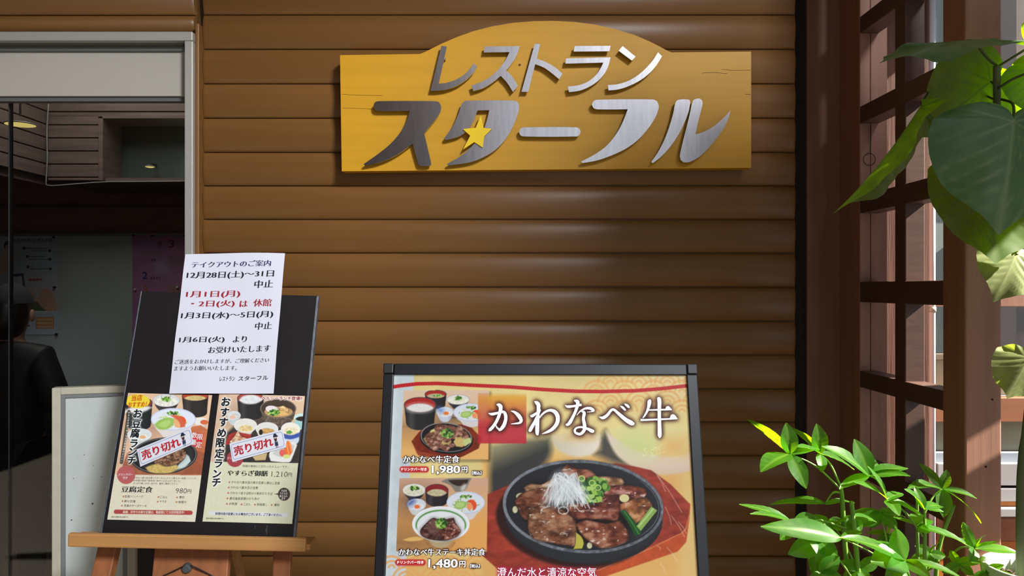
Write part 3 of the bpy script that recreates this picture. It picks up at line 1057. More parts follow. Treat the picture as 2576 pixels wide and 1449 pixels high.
K.fill(K.ell(825, 578, 40, 24), (226, 120, 60))
K.fill(K.poly([(320, 985), (430, 850), (560, 760), (1050, 740), (1200, 790), (1345, 945), (1300, 1090), (1050, 1215), (800, 1250), (420, 1190)], 1.4), np.array((126, 48, 32.)) * (.8 + .35 * K.noise(60, 3, 40)[..., None]))
K.fill(K.poly([(320, 990), (400, 1170), (420, 1190), (800, 1250), (780, 1200), (420, 1130)], 1.4), (158, 74, 48), .8)
K.fill(K.ell(830, 950, 390, 220, 6), (34, 32, 34))
K.fill(K.ell(828, 928, 375, 212, 6), (150, 150, 150))
K.fill(K.ell(828, 930, 362, 202, 6), (38, 36, 38))
r = np.random.default_rng(41)
for i in range(46):
    a, q = r.random() * 6.28, r.random() ** .5
    x, y = 828 + math.cos(a) * q * 290, 930 + math.sin(a) * q * 150
    s = 84 * (.6 + .6 * r.random())
    t = r.random() * 3.14
    pts = [(x + math.cos(t + k) * s * (.7 + .3 * r.random()), y + math.sin(t + k) * s * .75) for k in np.linspace(0, 5.4, 6)]
    if i % 8 == 0:
        K.fill(K.poly(pts), (206, 178, 110))
    else:
        K.meat(pts, 100 + i, (90, 54, 44), (140, 94, 78), (200, 158, 134), 40, .8, .28)
K.fill(K.poly([(1080, 960), (1180, 930), (1190, 1000), (1100, 1060), (1070, 1020)]), (192, 204, 134))
K.fill(K.poly([(600, 830), (650, 800), (660, 840), (590, 860)]), (206, 204, 130))
K.scallions(840, 870, 100, 64, 70, 17, 7)
# nothing of the picture outside its edge
K.img = np.where(pa[..., None] > 0.5, K.img, keep)
# red square with a golden fade, partly over the picture
K.set(1200, 940, 4.770)
sq = K.rect(12, 232, 592, 838, 1.2)
ramp = np.clip((K.y - 300) / 330, 0, 1)[..., None]
sqc = np.array((224, 160, 60.)) * (1 - ramp) + np.array((188, 44, 60.)) * ramp
K.fill(sq * np.clip((K.y - 225) / 60, 0, 1), sqc, .88)
K.fill(sq * np.clip((140 - K.x) / 3, 0, 1) * (1 - np.clip((K.y - 530) / 20, 0, 1)), (196, 120, 80), .3)
# --- lower small photograph
K.set(960, 1180, 5.387)
pb = K.poly([(240, 120), (1442, 120), (1425, 1125), (195, 1112)], 1.2)
keep = K.img.copy()
gg = np.clip((K.y - 150) / 600, 0, 1)[..., None]
K.fill(pb, np.array((206, 166, 140.)) * (1 - gg) + np.array((228, 166, 92.)) * gg)
K.fill(pb * K.ell(330, 1000, 330, 190, 0, 120), (110, 80, 66), .75)
K.fill(pb * K.ell(480, 420, 240, 120, 0, 50), (90, 66, 56), .7)
K.cup(440, 285, 155, 86, 130, (46, 44, 48), (226, 224, 212), (216, 218, 216), .6, (222, 218, 196), .25)
K.scallions(445, 255, 60, 30, 30, 15, 8)
K.cup(748, 290, 158, 86, 190, (46, 44, 48), (140, 40, 44), (84, 62, 66), .9, (196, 186, 150), .45)
K.fill(K.poly([(805, 170), (900, 130), (1220, 120), (1180, 200), (1130, 290), (1000, 310), (930, 220)], 1.4, True), (130, 126, 116))
K.fill(K.poly([(900, 150), (1180, 140), (1150, 200), (1040, 230), (940, 190)], 1.4, True), (60, 44, 38))
K.fill(K.ell(1110, 250, 26, 50, 30, 6), (220, 218, 206), .8)
K.salad(1140, 455, 258, 150, 190, seed=9)
K.cup(474, 480, 124, 78, 120, (206, 206, 206), (206, 212, 220), (236, 236, 236), .72, (224, 222, 224), .3)
K.fill(K.ell(400, 455, 60, 34, -40, 10), (60, 84, 150), .8)
K.fill(K.ell(480, 510, 36, 26), (232, 112, 56))
K.fill(K.poly([(280, 958), (420, 920), (580, 925), (560, 960), (380, 978)], 1.4, True), (226, 180, 104))
K.cup(803, 745, 388, 240, 240, (196, 178, 140), (226, 228, 232), (238, 240, 242), .5)
for k in range(5):
    K.fill(K.ring(800, 900 + k * 22, 240 - k * 12, 120, 7) * np.clip((K.y - 985) / 10, 0, 1) * pb, (130, 96, 60), .6)
K.fill(K.ring(803, 765, 345, 215, 22) * np.clip((840 - K.y) / 60, 0, 1), (92, 150, 80))
K.meat([(525, 830), (600, 740), (700, 660), (780, 690), (980, 660), (1010, 760), (1070, 830), (1020, 910), (860, 970), (640, 950), (540, 900)], 61, (44, 28, 28), (78, 50, 46), (116, 82, 74), 60, .4)
K.meat([(860, 800), (960, 690), (1030, 770), (1072, 850), (1010, 920), (870, 960), (800, 920)], 62, (60, 30, 28), (104, 58, 48), (170, 120, 104), 26, .8)
K.scallions(810, 735, 74, 66, 66, 20, 10)
K.img = np.where(pb[..., None] > 0.5, K.img, keep)
# red price tags
for x0, y0, x1, y1 in ((188, 1222, 592, 1308), (248, -38, 636, 46)):
    K.fill(K.line([(x0 + 36, (y0 + y1) / 2), (x1 - 36, (y0 + y1) / 2)], y1 - y0), (204, 62, 58))
    K.fill(K.line([(x0 + 36, (y0 + y1) / 2 + 20), (x1 - 36, (y0 + y1) / 2 + 20)], 24, 8), (176, 36, 56), .6)
# twisted red cord across the top
K.set()
rope = [(991, 973), (1010, 970), (1050, 965.5), (1100, 964.5), (1150, 967), (1195, 969.5), (1284, 973.5), (1368, 980), (1452, 984.5), (1515, 985), (1598, 983), (1661, 978), (1728, 970.5)]
d = K.seg(rope)
m = K.soft(d - 4.6)
ph = (K.u + np.abs(K.v - np.interp(K.u, [p[0] for p in rope], [p[1] for p in rope])) * 1.2) % 7.0
tw = np.clip(np.abs(ph - 3.5) / 1.6 - .2, 0, 1)[..., None]
K.fill(m, np.array((150, 26, 34.)) * (1 - tw) + np.array((206, 50, 50.)) * tw)

# --- writing
ink = Ink(PL.shifted(-0.0028))
def Zl(x, y, ox, oy, s):
    return (ox + x / s, oy + y / s)
def strokes(ink, st, ox, oy, s, col, layer=2):
    """brush strokes of varying width: (x, y, w) along each stroke"""
    parts = []
    ln = len(ink.c)
    for pts in st:
        P = [np.array(Zl(x, y, ox, oy, s)) for x, y, w in pts]
        Wd = [w / s for x, y, w in pts]
        Q3 = curve3([(p[0], p[1], w) for p, w in zip(P, Wd)], 6)
        L, R_ = [], []
        for i, q in enumerate(Q3):
            t = Q3[min(i + 1, len(Q3) - 1)] - Q3[max(i - 1, 0)]
            t = Vector((t.x, t.y)).normalized()
            nn = Vector((-t.y, t.x))
            w = max(q.z, 0.3) / 2
            L.append(ink.pl.ab(q.x + nn.x * w, q.y + nn.y * w))
            R_.append(ink.pl.ab(q.x - nn.x * w, q.y - nn.y * w))
        vs = L + R_
        n_ = len(L)
        fs = [(i, i + 1, n_ + i + 1, n_ + i) for i in range(n_ - 1)]
        ink.mb(col, layer, ln).add([ink.pl.p(a, b, 0.0003 + .00025 * layer) for a, b in vs], fs)
        parts.append((np.array(vs), fs))
    return parts
ka = [[(138, 476, 6), (180, 486, 32), (250, 472, 28), (312, 458, 30), (340, 490, 38), (344, 550, 38), (322, 620, 42), (285, 668, 34), (262, 686, 10)],
      [(240, 655, 16), (225, 612, 6)], [(272, 678, 24), (236, 640, 14), (226, 610, 4)],
      [(234, 372, 8), (262, 376, 40), (284, 404, 46), (272, 480, 36), (240, 560, 36), (196, 632, 36), (158, 672, 34), (138, 688, 6)],
      [(406, 448, 8), (450, 462, 28), (500, 505, 46), (528, 555, 40), (516, 588, 26), (466, 598, 18), (406, 604, 5)]]
wa = [[(688, 334, 8), (716, 350, 42), (738, 384, 46), (732, 480, 36), (724, 600, 44), (722, 700, 44), (726, 740, 20)],
      [(638, 500, 6), (660, 508, 34), (708, 478, 26), (752, 444, 24), (762, 430, 8)],
      [(762, 440, 10), (728, 500, 26), (690, 580, 30), (650, 650, 36), (634, 684, 34), (622, 668, 6)], [(650, 690, 8), (690, 610, 14), (740, 540, 16), (800, 472, 24), (870, 440, 30), (930, 456, 44), (964, 505, 48), (968, 565, 46), (944, 622, 44), (895, 672, 38), (838, 702, 26), (780, 722, 5)]]
na = [[(1056, 380, 6), (1090, 396, 30), (1160, 390, 26), (1254, 374, 28)],
      [(1164, 322, 8), (1192, 330, 38), (1210, 352, 40), (1186, 440, 34), (1150, 520, 34), (1112, 588, 40), (1078, 616, 24), (1068, 600, 6)],
      [(1196, 500, 5), (1240, 450, 16), (1300, 418, 24), (1360, 418, 34), (1396, 442, 30), (1374, 456, 10), (1320, 462, 5)],
      [(1248, 452, 5), (1285, 470, 36), (1276, 540, 34), (1290, 620, 40), (1284, 680, 38), (1240, 724, 32), (1190, 714, 28), (1172, 684, 26), (1194, 652, 22), (1252, 642, 22), (1325, 662, 30), (1378, 688, 42), (1406, 690, 20)]]
be = [[(1464, 518, 6), (1510, 530, 36), (1560, 500, 34), (1604, 446, 30), (1640, 432, 28), (1700, 482, 36), (1780, 550, 46), (1850, 592, 54), (1886, 606, 24)],
      [(1716, 388, 6), (1744, 404, 26), (1776, 436, 22), (1780, 444, 6)], [(1766, 362, 6), (1796, 380, 30), (1822, 404, 22), (1826, 412, 6)]]
us = [[(2062, 312, 12), (2068, 330, 44), (2058, 400, 34), (2038, 455, 26), (2010, 505, 20), (1986, 534, 8)],
      [(2044, 438, 10), (2100, 436, 16), (2270, 432, 18), (2336, 432, 14)], [(2262, 420, 8), (2290, 405, 32), (2336, 432, 4)],
      [(1962, 555, 26), (2010, 556, 22), (2150, 550, 20), (2400, 540, 16)], [(2316, 535, 10), (2350, 510, 46), (2404, 542, 5)],
      [(2160, 305, 18), (2186, 312, 46), (2186, 450, 40), (2188, 600, 42), (2190, 740, 46), (2176, 758, 20)]]
WHT = (226, 228, 238)
tp = []
for g_ in (ka, wa, na, be, us):
    tp += strokes(ink, g_, 1200, 940, 4.770, WHT)
m = K.tris(tp)
h1 = np.clip(K.blur(m, 4.5) * 3.2, 0, 1)
h2 = np.clip(K.blur(h1, 5.0) * 1.15, 0, 1)
K.fill(h2, (66, 32, 28), .92)
sh = []
def pr(s, x0, y0, x1, y1, h, o, col=WHT, st='m', halo=True, layer=2):
    ox, oy, sc = o
    q = ink.place(s, Zl(x0, y0, *o), Zl(x1, y1, *o), h / sc, col, st, layer=layer)
    if halo:
        sh.append(q)
oA, oB = (980, 940, 5.796), (960, 1180, 5.387)
pr('かわなべ牛定食', 196, 1302, 1018, 1302, 108, oA)
pr('1,980', 618, 1466, 1024, 1466, 124, oA, st='b'); pr('円', 1052, 1440, 1132, 1440, 82, oA, st='b')
pr('【税込】', 1225, 76, 1352, 76, 46, oB, st='b')
pr('かわなべ牛ステーキ丼定食', 234, 1172, 1405, 1172, 96, oB)
pr('1,480', 634, 1350, 1026, 1350, 128, oB, st='b'); pr('円', 1054, 1330, 1134, 1330, 84, oB, st='b')
pr('【税込】', 1198, 1336, 1330, 1336, 46, oB, st='b')
pr('ドリンクバー付き', 212, 1284, 566, 1284, 42, oB, (246, 236, 232), 'b', False)
pr('ドリンクバー付き', 268, 24, 610, 24, 42, oB, (246, 236, 232), 'b', False)
m = np.clip(K.blur(K.tris(sh), 2.2) * 2.4, 0, 1)
K.fill(m, (46, 32, 24), .85)
sh = []
pr('澄んだ水と清涼な空気', 140, 1462, 1275, 1462, 112, (1220, 1130, 4.542), (240, 232, 240), 'r')
m = np.clip(K.blur(K.tris(sh), 4) * 2.6, 0, 1)
K.fill(m, (176, 30, 80), .75)
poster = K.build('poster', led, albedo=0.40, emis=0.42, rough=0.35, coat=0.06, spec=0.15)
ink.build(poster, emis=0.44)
# ------------------------------------------------------------------ wooden sign with metal lettering
zS = lambda x, y: (820 + x / 2.342, 20 + y / 2.342)
sg = thing('restaurant_sign', 'yellow wooden signboard with silver metal katakana and a star on log siding', 'sign', W(1375, 430, 2.46))
M_sign = mat('yellow_painted_wood', (216, 158, 14), 0.5, var=0.07, scale=(2, 2, 26), bump=0.12)
dS = 2.435
out = [(83, 278), (555, 271), (563, 268), (610, 246), (680, 211), (770, 172), (870, 136), (980, 108), (1100, 88), (1220, 78), (1340, 76), (1460, 82), (1580, 97), (1700, 123), (1820, 160), (1900, 194), (1960, 224), (2010, 251), (2036, 262), (2505, 257), (2505, 942), (93, 962)]
loop = [W(*zS(*p), dS) for p in out]
mb = MB().prism(loop, Vector((0, 0.042, 0)))
mb.build('board', M_sign, sg)
# bracket blocks behind, carrying the board on the siding
for u in (960, 1780):
    MB().box(X(u, 2.48), X(u, 2.48) + .05, -0.024, 0.004, Zv(380, 2.48), Zv(200, 2.48)).build('bracket', M_blk, sg)
# hairline cracks in the paint
for pts in ([(2330, 362), (2400, 368), (2500, 366)], [(2215, 384), (2290, 380), (2365, 388)], [(95, 508), (180, 514), (330, 516)], [(100, 590), (190, 592), (280, 596)], [(2470, 508), (2503, 510)]):
    MB().tube([W(*zS(*p), dS - 0.0001) for p in pts], 0.0006, 5).build('crack', mat('crack_line', (96, 62, 20), 0.8), sg)
M_steel = mat('brushed_steel', (196, 192, 196), 0.22, metal=1.0, var=0.10, scale=(90, 6, 10))
M_star = mat('bright_yellow_star', (255, 216, 20), 0.4)
glyph = [
 [(680, 223), (712, 227), (664, 446), (705, 442), (762, 424), (815, 392), (850, 355), (868, 326), (891, 343), (870, 380), (830, 420), (775, 457), (715, 479), (660, 487), (616, 488)],
 [(935, 227), (1142, 225), (1122, 283), (1092, 330), (1062, 368), (1098, 405), (1131, 460), (1101, 494), (1068, 442), (1030, 400), (985, 436), (930, 470), (868, 491), (857, 458), (915, 436), (970, 404), (1020, 358), (1058, 306), (1082, 260), (930, 262)],
 [(1230, 212), (1262, 212), (1243, 298), (1300, 321), (1350, 350), (1394, 388), (1374, 420), (1330, 384), (1285, 352), (1233, 331), (1192, 494), (1152, 494)],
 [(1466, 224), (1677, 223), (1670, 255), (1459, 257)],
 [(1415, 297), (1677, 291), (1665, 338), (1642, 385), (1602, 430), (1550, 465), (1495, 487), (1432, 496), (1424, 463), (1490, 455), (1545, 433), (1590, 396), (1620, 352), (1634, 322), (1410, 328)],
 [(1748, 224), (1824, 287), (1802, 310), (1724, 252)],
 [(1957, 262), (1979, 285), (1945, 340), (1900, 390), (1845, 430), (1785, 460), (1722, 480), (1664, 486), (1661, 454), (1715, 450), (1775, 432), (1830, 402), (1880, 360), (1925, 310)],
]
big = [
 [(310, 549), (640, 549), (664, 554), (676, 572), (678, 595), (666, 628), (636, 668), (578, 738), (600, 830), (620, 918), (616, 928), (604, 931), (560, 931), (548, 926), (542, 914), (510, 800), (440, 852), (370, 890), (300, 915), (228, 929), (222, 920), (300, 865), (380, 800), (440, 730), (478, 660), (494, 606), (310, 607), (292, 602), (282, 588), (282, 568), (292, 554)],
 [(830, 547), (1100, 545), (1126, 551), (1138, 572), (1134, 612), (1118, 660), (1095, 712), (1055, 776), (1000, 834), (930, 878), (850, 909), (720, 928), (713, 919), (800, 868), (868, 806), (918, 738), (946, 668), (962, 602), (893, 604), (872, 660), (842, 712), (804, 746), (760, 765), (706, 778), (697, 767), (745, 700), (780, 625), (798, 570), (810, 554)],
 [(1162, 704), (1476, 703), (1494, 712), (1501, 730), (1494, 748), (1476, 757), (1162, 757), (1144, 749), (1137, 731), (1144, 713)],
 [(1595, 541), (1925, 539), (1950, 549), (1961, 575), (1955, 610), (1935, 655), (1893, 717), (1835, 780), (1765, 830), (1680, 870), (1595, 899), (1511, 914), (1503, 905), (1580, 865), (1650, 815), (1705, 750), (1745, 680), (1778, 597), (1595, 597), (1576, 590), (1566, 570), (1576, 550)],
 [(2078, 541), (2132, 539), (2144, 545), (2146, 560), (2136, 612), (2112, 676), (2078, 744), (2030, 815), (1976, 875), (1926, 914), (1916, 908), (1956, 850), (1996, 772), (2026, 690), (2046, 620), (2060, 556)],
 [(2180, 536), (2200, 534), (2216, 544), (2219, 566), (2205, 622), (2188, 690), (2177, 745), (2225, 730), (2280, 700), (2335, 655), (2383, 604), (2370, 652), (2340, 715), (2300, 770), (2250, 830), (2195, 880), (2140, 908), (2108, 910), (2090, 896), (2085, 870), (2100, 800), (2120, 720), (2140, 640), (2156, 566), (2164, 544)],
]
for pts in glyph + big:
    pp = smooth_poly([zS(*p) for p in pts], 4, 40)
    lo = [W(u, v, 2.413) for u, v in pp]
    MB().prism(lo, Vector((0, 0.007, 0))).build('metal_character', M_steel, sg)
    # standoff pins between character and board
    cx_ = sum(p[0] for p in pts[:4]) / 4
star = []
cxs, cys = 891, 741
outer = [(913, 632), (978, 711), (922, 822), (808, 833), (806, 713)]
inner = [(929, 707), (932, 757), (874, 790), (850, 752), (882, 706)]
order = [outer[0], inner[0], outer[1], inner[1], outer[2], inner[2], outer[3], inner[3], outer[4], inner[4]]
lo = [W(*zS(*p), 2.405) for p in order]
MB().prism(lo, Vector((0, 0.016, 0))).build('star', M_star, sg)
for x, y in ((640, 470), (700, 300), (900, 470), (1110, 250), (1170, 480), (1240, 250), (1480, 240), (1660, 240), (1440, 480), (1640, 310), (1780, 265), (1690, 470), (1950, 290), (320, 578), (620, 580), (580, 900), (300, 900), (850, 580), (1080, 580), (780, 905), (1170, 730), (1470, 730), (1600, 570), (1930, 570), (1560, 890), (2110, 560), (1950, 880), (2190, 560), (2110, 890), (2350, 660), (890, 740)):
    p = W(*zS(x, y), 2.417)
    MB().tube([(p.x, -0.084, p.z), (p.x, -0.064, p.z)], 0.003, 8).build('standoff_pin', M_steel, sg)
# knot in the wood
p = W(*zS(1141, 336), dS)
mb = MB(); mb.tube([(p.x, p.y - 0.0006, p.z), (p.x, p.y + .002, p.z)], 0.004, 12); mb.build('knot', mat('wood_knot', (110, 66, 20), 0.8), sg)

# ------------------------------------------------------------------ artist's easel with a black menu board
PB = Plane(W(505, 1341, 1.8), W(748, 1348, 1.8) - W(263, 1335, 1.8), W(573, 738, 1.962) - W(505, 1341, 1.8))
bl, br_ = PB.ab(263, 1335), PB.ab(746, 1348)
tl, tr = PB.ab(350, 738), PB.ab(793, 738)
b_a0, b_a1 = min(bl[0], tl[0]), max(br_[0], tr[0])
b_a0, b_a1 = (bl[0] + tl[0]) / 2, (br_[0] + tr[0]) / 2
b_b0, b_b1 = (bl[1] + br_[1]) / 2 - 0.012, (tl[1] + tr[1]) / 2
def tilted(mb, P_, a0, a1, b0, b1, k0, k1, bev=0.0015):
    c = P_.o + P_.ex * ((a0 + a1) / 2) + P_.ey * ((b0 + b1) / 2) + P_.n * ((k0 + k1) / 2)
    return mb.obox(c, P_.ex * (a1 - a0), P_.ey * (b1 - b0), P_.n * (k1 - k0), bev)
mbd = thing('menu_board', 'black menu board leaning on a wooden easel', 'menu board', PB.p((b_a0 + b_a1) / 2, b_b0))
M_bboard = mat('black_board_face', (34, 32, 34), 0.35, var=0.08, scale=(5, 5, 5))
tilted(MB(), PB, b_a0, b_a1, b_b0, b_b1, -0.016, 0.0).build('panel', M_bboard, mbd)
M_edge = mat('worn_grey_edge', (104, 112, 122), 0.4, metal=0.4, var=0.35, scale=(40, 40, 40))
tilted(MB(), PB, b_a1 - .0005, b_a1 + 0.0025, b_b0, b_b1, -0.017, 0.0008, .0005).build('edge_strip', M_edge, mbd)
tilted(MB(), PB, b_a0 - .0025, b_a0 + 0.0005, b_b0, b_b1, -0.017, 0.0008, .0005).build('edge_strip', M_edge, mbd)
for u0, v0, u1, v1 in ((672, 1322, 671, 1345), (668, 1330, 671, 1342), (641, 1320, 642, 1330)):
    a, b = PB.ab(u0, v0), PB.ab(u1, v1)
    MB().tube([PB.p(*a, .0005), PB.p(*b, .0005)], .0006, 5).build('scratch', M_edge, mbd)

M_pine = mat('golden_pine', (196, 142, 84), 0.5, var=0.13, scale=(3, 40, 40), bump=0.1)
M_pine_d = mat('reddish_pine', (158, 98, 60), 0.55, var=0.18, scale=(40, 40, 3), bump=0.15)
dE = 1.775
ez = thing('easel', 'golden wooden easel holding the black menu board', 'easel', (PB.o.x, PB.o.y + 0.1, 0))
tA, tB = W(174, 1357, dE), W(770, 1370, dE)
ax = (tB - tA)
hh = 34 * dE / F
up = Vector((0, 0, 1))
upn = (up - ax.normalized() * up.dot(ax.normalized())).normalized()
yy = Vector((0, 1, 0))
MB().obox((tA + tB) / 2, ax, yy * 0.014, upn * hh, 0.0035).build('tray_lip', M_pine, ez)
c2 = (tA + tB) / 2 - upn * (hh / 2 - 0.007) + yy * 0.036
MB().obox(c2, ax * 1.025, yy * 0.056, upn * 0.014, 0.002).build('tray_shelf', M_pine, ez)
# mast board in the middle, legs, struts, knob, cord
def leaning(name, u0, u1, vtop, ub0, ub1, d, m, th=0.018, toplift=0.0):
    a0, a1 = W(u0, vtop, d), W(u1, vtop, d)
    f0, f1 = W(ub0, 1449, d - 0.02), W(ub1, 1449, d - 0.02)
    ca, cb = (a0 + a1) / 2, (f0 + f1) / 2
    w = (a1 - a0).length
    dirv = (cb - ca)
    k = ca.z / -dirv.z
    foot_ = ca + dirv * k
    top_ = ca - dirv.normalized() * toplift
    return MB().bar(top_, foot_, w, th, Vector((1, 0, 0)), 0.003).build(name, m, ez)
leaning('leg', 253, 300, 1374, 236, 283, 1.855, M_pine_d, 0.028, 0.25)
leaning('leg', 690, 734, 1386, 688, 732, 1.85, M_pine_d, 0.020, 0.25)
leaning('mast', 393, 580, 1378, 385, 577, 1.85, M_pine_d, 0.020, 0.01)
q0, q1 = W(592, 1384, 1.93), W(606, 1449, 1.99)
dv = q1 - q0
MB().bar(q0 - dv * 0.6, q0 + dv * (q0.z / -dv.z), 0.016, 0.02).build('rear_leg', M_pine, ez)
# cross rail carrying the board from behind
cp = PB.p((b_a0 + b_a1) / 2, b_b0 + 0.14, -0.03)
MB().obox(cp, PB.ex * 0.40, PB.ey * 0.04, PB.n * 0.02, 0.003).build('cross_rail', M_pine_d, ez)
kp = W(471, 1429, 1.825)
mb = MB()
mb.tube([kp + yy * 0.012, kp + yy * 0.004, kp - yy * 0.006, kp - yy * 0.010], [0.0125, 0.0125, 0.0115, 0.008], 8)
mb.build('knob', mat('grey_rubber_knob', (74, 78, 82), 0.55), ez)
for pts in ([(462, 1424), (436, 1437), (405, 1452), (370, 1475)], [(480, 1422), (505, 1434), (535, 1450), (570, 1475)]):
    MB().tube(curve3([W(u, v, 1.818) for u, v in pts], 4), 0.0016, 6).build('cord', mat('black_cord', (24, 20, 20), 0.7), ez)

# --- two printed menus
def sheet(name, label, TL, TR, BR, BL, plane, k, step, base):
    P_ = plane.shifted(k)
    c = [P_.ab(*q) for q in (TL, TR, BR, BL)]
    a0, a1 = (c[0][0] + c[3][0]) / 2, (c[1][0] + c[2][0]) / 2
    b1, b0 = (c[0][1] + c[1][1]) / 2, (c[2][1] + c[3][1]) / 2
    t = thing(name, label, 'menu', P_.p((a0 + a1) / 2, b0))
    K_ = Canvas(P_, a0, a1, b0, b1, step, base)
    return t, K_, P_
ml, K, PM = sheet('menu_sheet', 'left printed menu with tofu hamburger set at 980 yen on the black board', (319.6, 990.4), (530.7, 992), (494.7, 1312), (272, 1308), PB, 0.0012, 0.00098, (212, 208, 186))
K.set(290, 985, 6.74)
K.img = np.array((212, 208, 186.)) * (0.97 + .05 * K.noise(90, 3, 2)[..., None])
ph_ = np.clip((1412 - K.y + (K.x - 300) * .012) / 3, 0, 1)
bgc = np.array((216, 182, 152.)) * (.95 + .1 * K.noise(300, 2, 3)[..., None])
K.fill(ph_, bgc)
K.fill(ph_ * K.ell(560, 620, 260, 120, 0, 90), (150, 110, 92), .6)
K.fill(ph_ * K.ell(1350, 300, 200, 160, 0, 90), (224, 190, 150), .8)
K.cup(400, 190, 230, 100, 430, (42, 48, 48), (140, 60, 56), (70, 66, 66), .86, None)
K.fill(K.poly([(160, 330), (260, 270), (420, 250), (560, 250), (620, 270), (520, 330), (380, 360), (160, 360)], 6, True), (222, 222, 218))
K.cup(865, 150, 230, 110, 190, (58, 52, 52), (206, 208, 206), (196, 202, 204), .6, (226, 224, 212), .2)
K.scallions(870, 130, 80, 40, 44, 16, 3)
K.fill(K.line([(785, 60), (785, 120)], 8), (150, 146, 140)); K.fill(K.line([(935, 60), (938, 130)], 8), (150, 146, 140))
K.cup(1355, 80, 225, 80, 330, (52, 48, 46), (176, 70, 50), (84, 66, 62), .86, (196, 180, 120), .5)
K.cup(1450, 500, 110, 60, 120, (220, 214, 206), (224, 222, 214), (236, 232, 226), .7)
K.fill(K.ell(1510, 520, 70, 40), (206, 104, 66))
K.fill(K.poly([(1270, 600), (1450, 570), (1560, 640), (1560, 1410), (1100, 1420), (1380, 1150)], 3), np.array((190, 110, 74.)) * (.9 + .2 * K.noise(70, 3, 31, 3)[..., None]))
K.salad(985, 470, 378, 190, 290, seed=11)
K.fill(K.poly([(660, 560), (760, 480), (900, 450), (985, 470), (1000, 530), (900, 630), (740, 640)], 3, True), (150, 186, 92))
K.fill(K.poly([(720, 570), (800, 510), (920, 480), (940, 540), (840, 610)], 4, True), (172, 204, 116))
K.fill(K.poly([(930, 405), (1040, 400), (1130, 450), (1185, 530), (1180, 600), (1100, 610), (1060, 500), (990, 440)], 3, True), (206, 96, 66))
K.fill(K.poly([(1000, 450), (1060, 490), (1100, 560), (1090, 620), (1010, 600), (990, 520)], 3, True), (226, 170, 122))
K.cup(410, 730, 205, 105, 200, (196, 204, 204), (206, 214, 216), (222, 228, 230), .6, (220, 222, 216), .35)
K.fill(K.ell(460, 770, 60, 28), (222, 170, 130))
K.fill(K.poly([(130, 1230), (200, 1050), (330, 960), (1000, 760), (1380, 1000), (1560, 1050), (1560, 1412), (100, 1412)], 3), np.array((150, 86, 62.)) * (.85 + .25 * K.noise(80, 3, 33)[..., None]), .9)
K.fill(K.ell(820, 1090, 570, 310, -4), (38, 38, 40))
K.fill(K.ring(820, 1085, 560, 300, 20, -4), (110, 110, 112), .8)
K.fill(K.ell(830, 1090, 500, 262, -4), (48, 48, 50))
K.fill(K.poly([(1190, 1050), (1250, 1100), (1280, 1180), (1180, 1280), (1020, 1330), (1080, 1230), (1160, 1140)], 3, True), (190, 206, 204))
K.meat([(640, 1130), (900, 1010), (1130, 960), (1205, 1020), (1170, 1140), (1040, 1230), (860, 1260), (680, 1230)], 71, (70, 48, 36), (118, 86, 64), (168, 130, 100), 40, .7)
K.fill(K.poly([(510, 1290), (600, 1250), (720, 1230), (860, 1270), (1040, 1240), (1080, 1290), (960, 1370), (760, 1390), (580, 1360)], 4, True), np.array((196, 170, 100.)) * (.85 + .3 * K.noise(26, 3, 35)[..., None]))
K.fill(np.clip((K.y - 1413 - (K.x - 300) * .012) / 3, 0, 1), np.array((212, 208, 186.)) * (.97 + .05 * K.noise(90, 3, 2)[..., None]))
K.fill(K.ell(380, 165, 205, 120, 0), (228, 206, 60))
K.fill(K.line([(232, 340), (170, 760), (104, 1200)], 58), (66, 60, 54), .9)
K.set(260, 1170, 8.523)
K.fill(K.ell(488, 210, 196, 196), (176, 92, 92))
K.fill(K.line([(270, 1000), (1870, 1022)], 92), (164, 70, 66))
mi = Ink(PM)
def col_pts(cs, o):
    return [Zl(x, y, *o) for x, y in cs]
o1 = (290, 985, 6.74)
vp = mi.column('お豆腐ランチ', col_pts([(384, 370), (362, 545), (340, 705), (318, 880), (296, 1020), (280, 1165)], o1), 24, (28, 32, 38), 'bb', 2)
hm = np.clip(K.blur(K.tris(vp), 1.6) * 3, 0, 1)
K.fill(hm, (232, 234, 232), .95)
def pm(s, x0, y0, x1, y1, h, o, col=(52, 50, 46), st='r', layer=1, perp=False):
    return mi.place(s, Zl(x0, y0, *o), Zl(x1, y1, *o), h / o[2], col, st, layer=layer, perp=perp)
pm('当店', 275, 160, 450, 152, 100, o1, (206, 70, 24), 'b'); pm('おすすめ！', 215, 268, 525, 256, 86, o1, (206, 70, 24), 'b')
s_ = 'やすらぎの館で作ったお豆腐満載のメニュー'
cs = [(234 - 62 * t - 70 * t * t, 360 + 830 * t) for t in np.linspace(0, 1, len(s_))]
mi.column(s_, col_pts(cs, o1), 5.6, (226, 224, 216), 'b', 2)
K.set(290, 985, 6.74)
K.fill(K.poly([(1300, 690), (1500, 720), (1450, 950), (1290, 920)], 2), (196, 52, 60))
mi.column('数量', col_pts([(1345, 740), (1330, 860)], o1), 15, (236, 230, 226), 'b', 2)
mi.column('限定', col_pts([(1440, 770), (1420, 900)], o1), 16, (236, 230, 226), 'b', 2)
o2 = (260, 1170, 8.523)
pm('ドリンクバー', 330, 232, 625, 226, 52, o2, (238, 232, 230), 'b'); pm('付き', 415, 300, 515, 298, 54, o2, (238, 232, 230), 'b')
pm('かわなべ産大豆を使って作ったふんわりと柔らかい豆腐ハンバーグ。', 655, 292, 2000, 308, 42, o2, (104, 100, 92))
pm('お豆腐の風味で旨味深い味わいに仕上がりました。', 648, 350, 1655, 362, 42, o2, (104, 100, 92))
pm('さっぱり楽しめる一品です。是非ご賞味ください。', 640, 410, 1600, 422, 42, o2, (104, 100, 92))
pm('豆腐定食', 382, 582, 1050, 590, 130, o2, (44, 40, 38), 'mb')
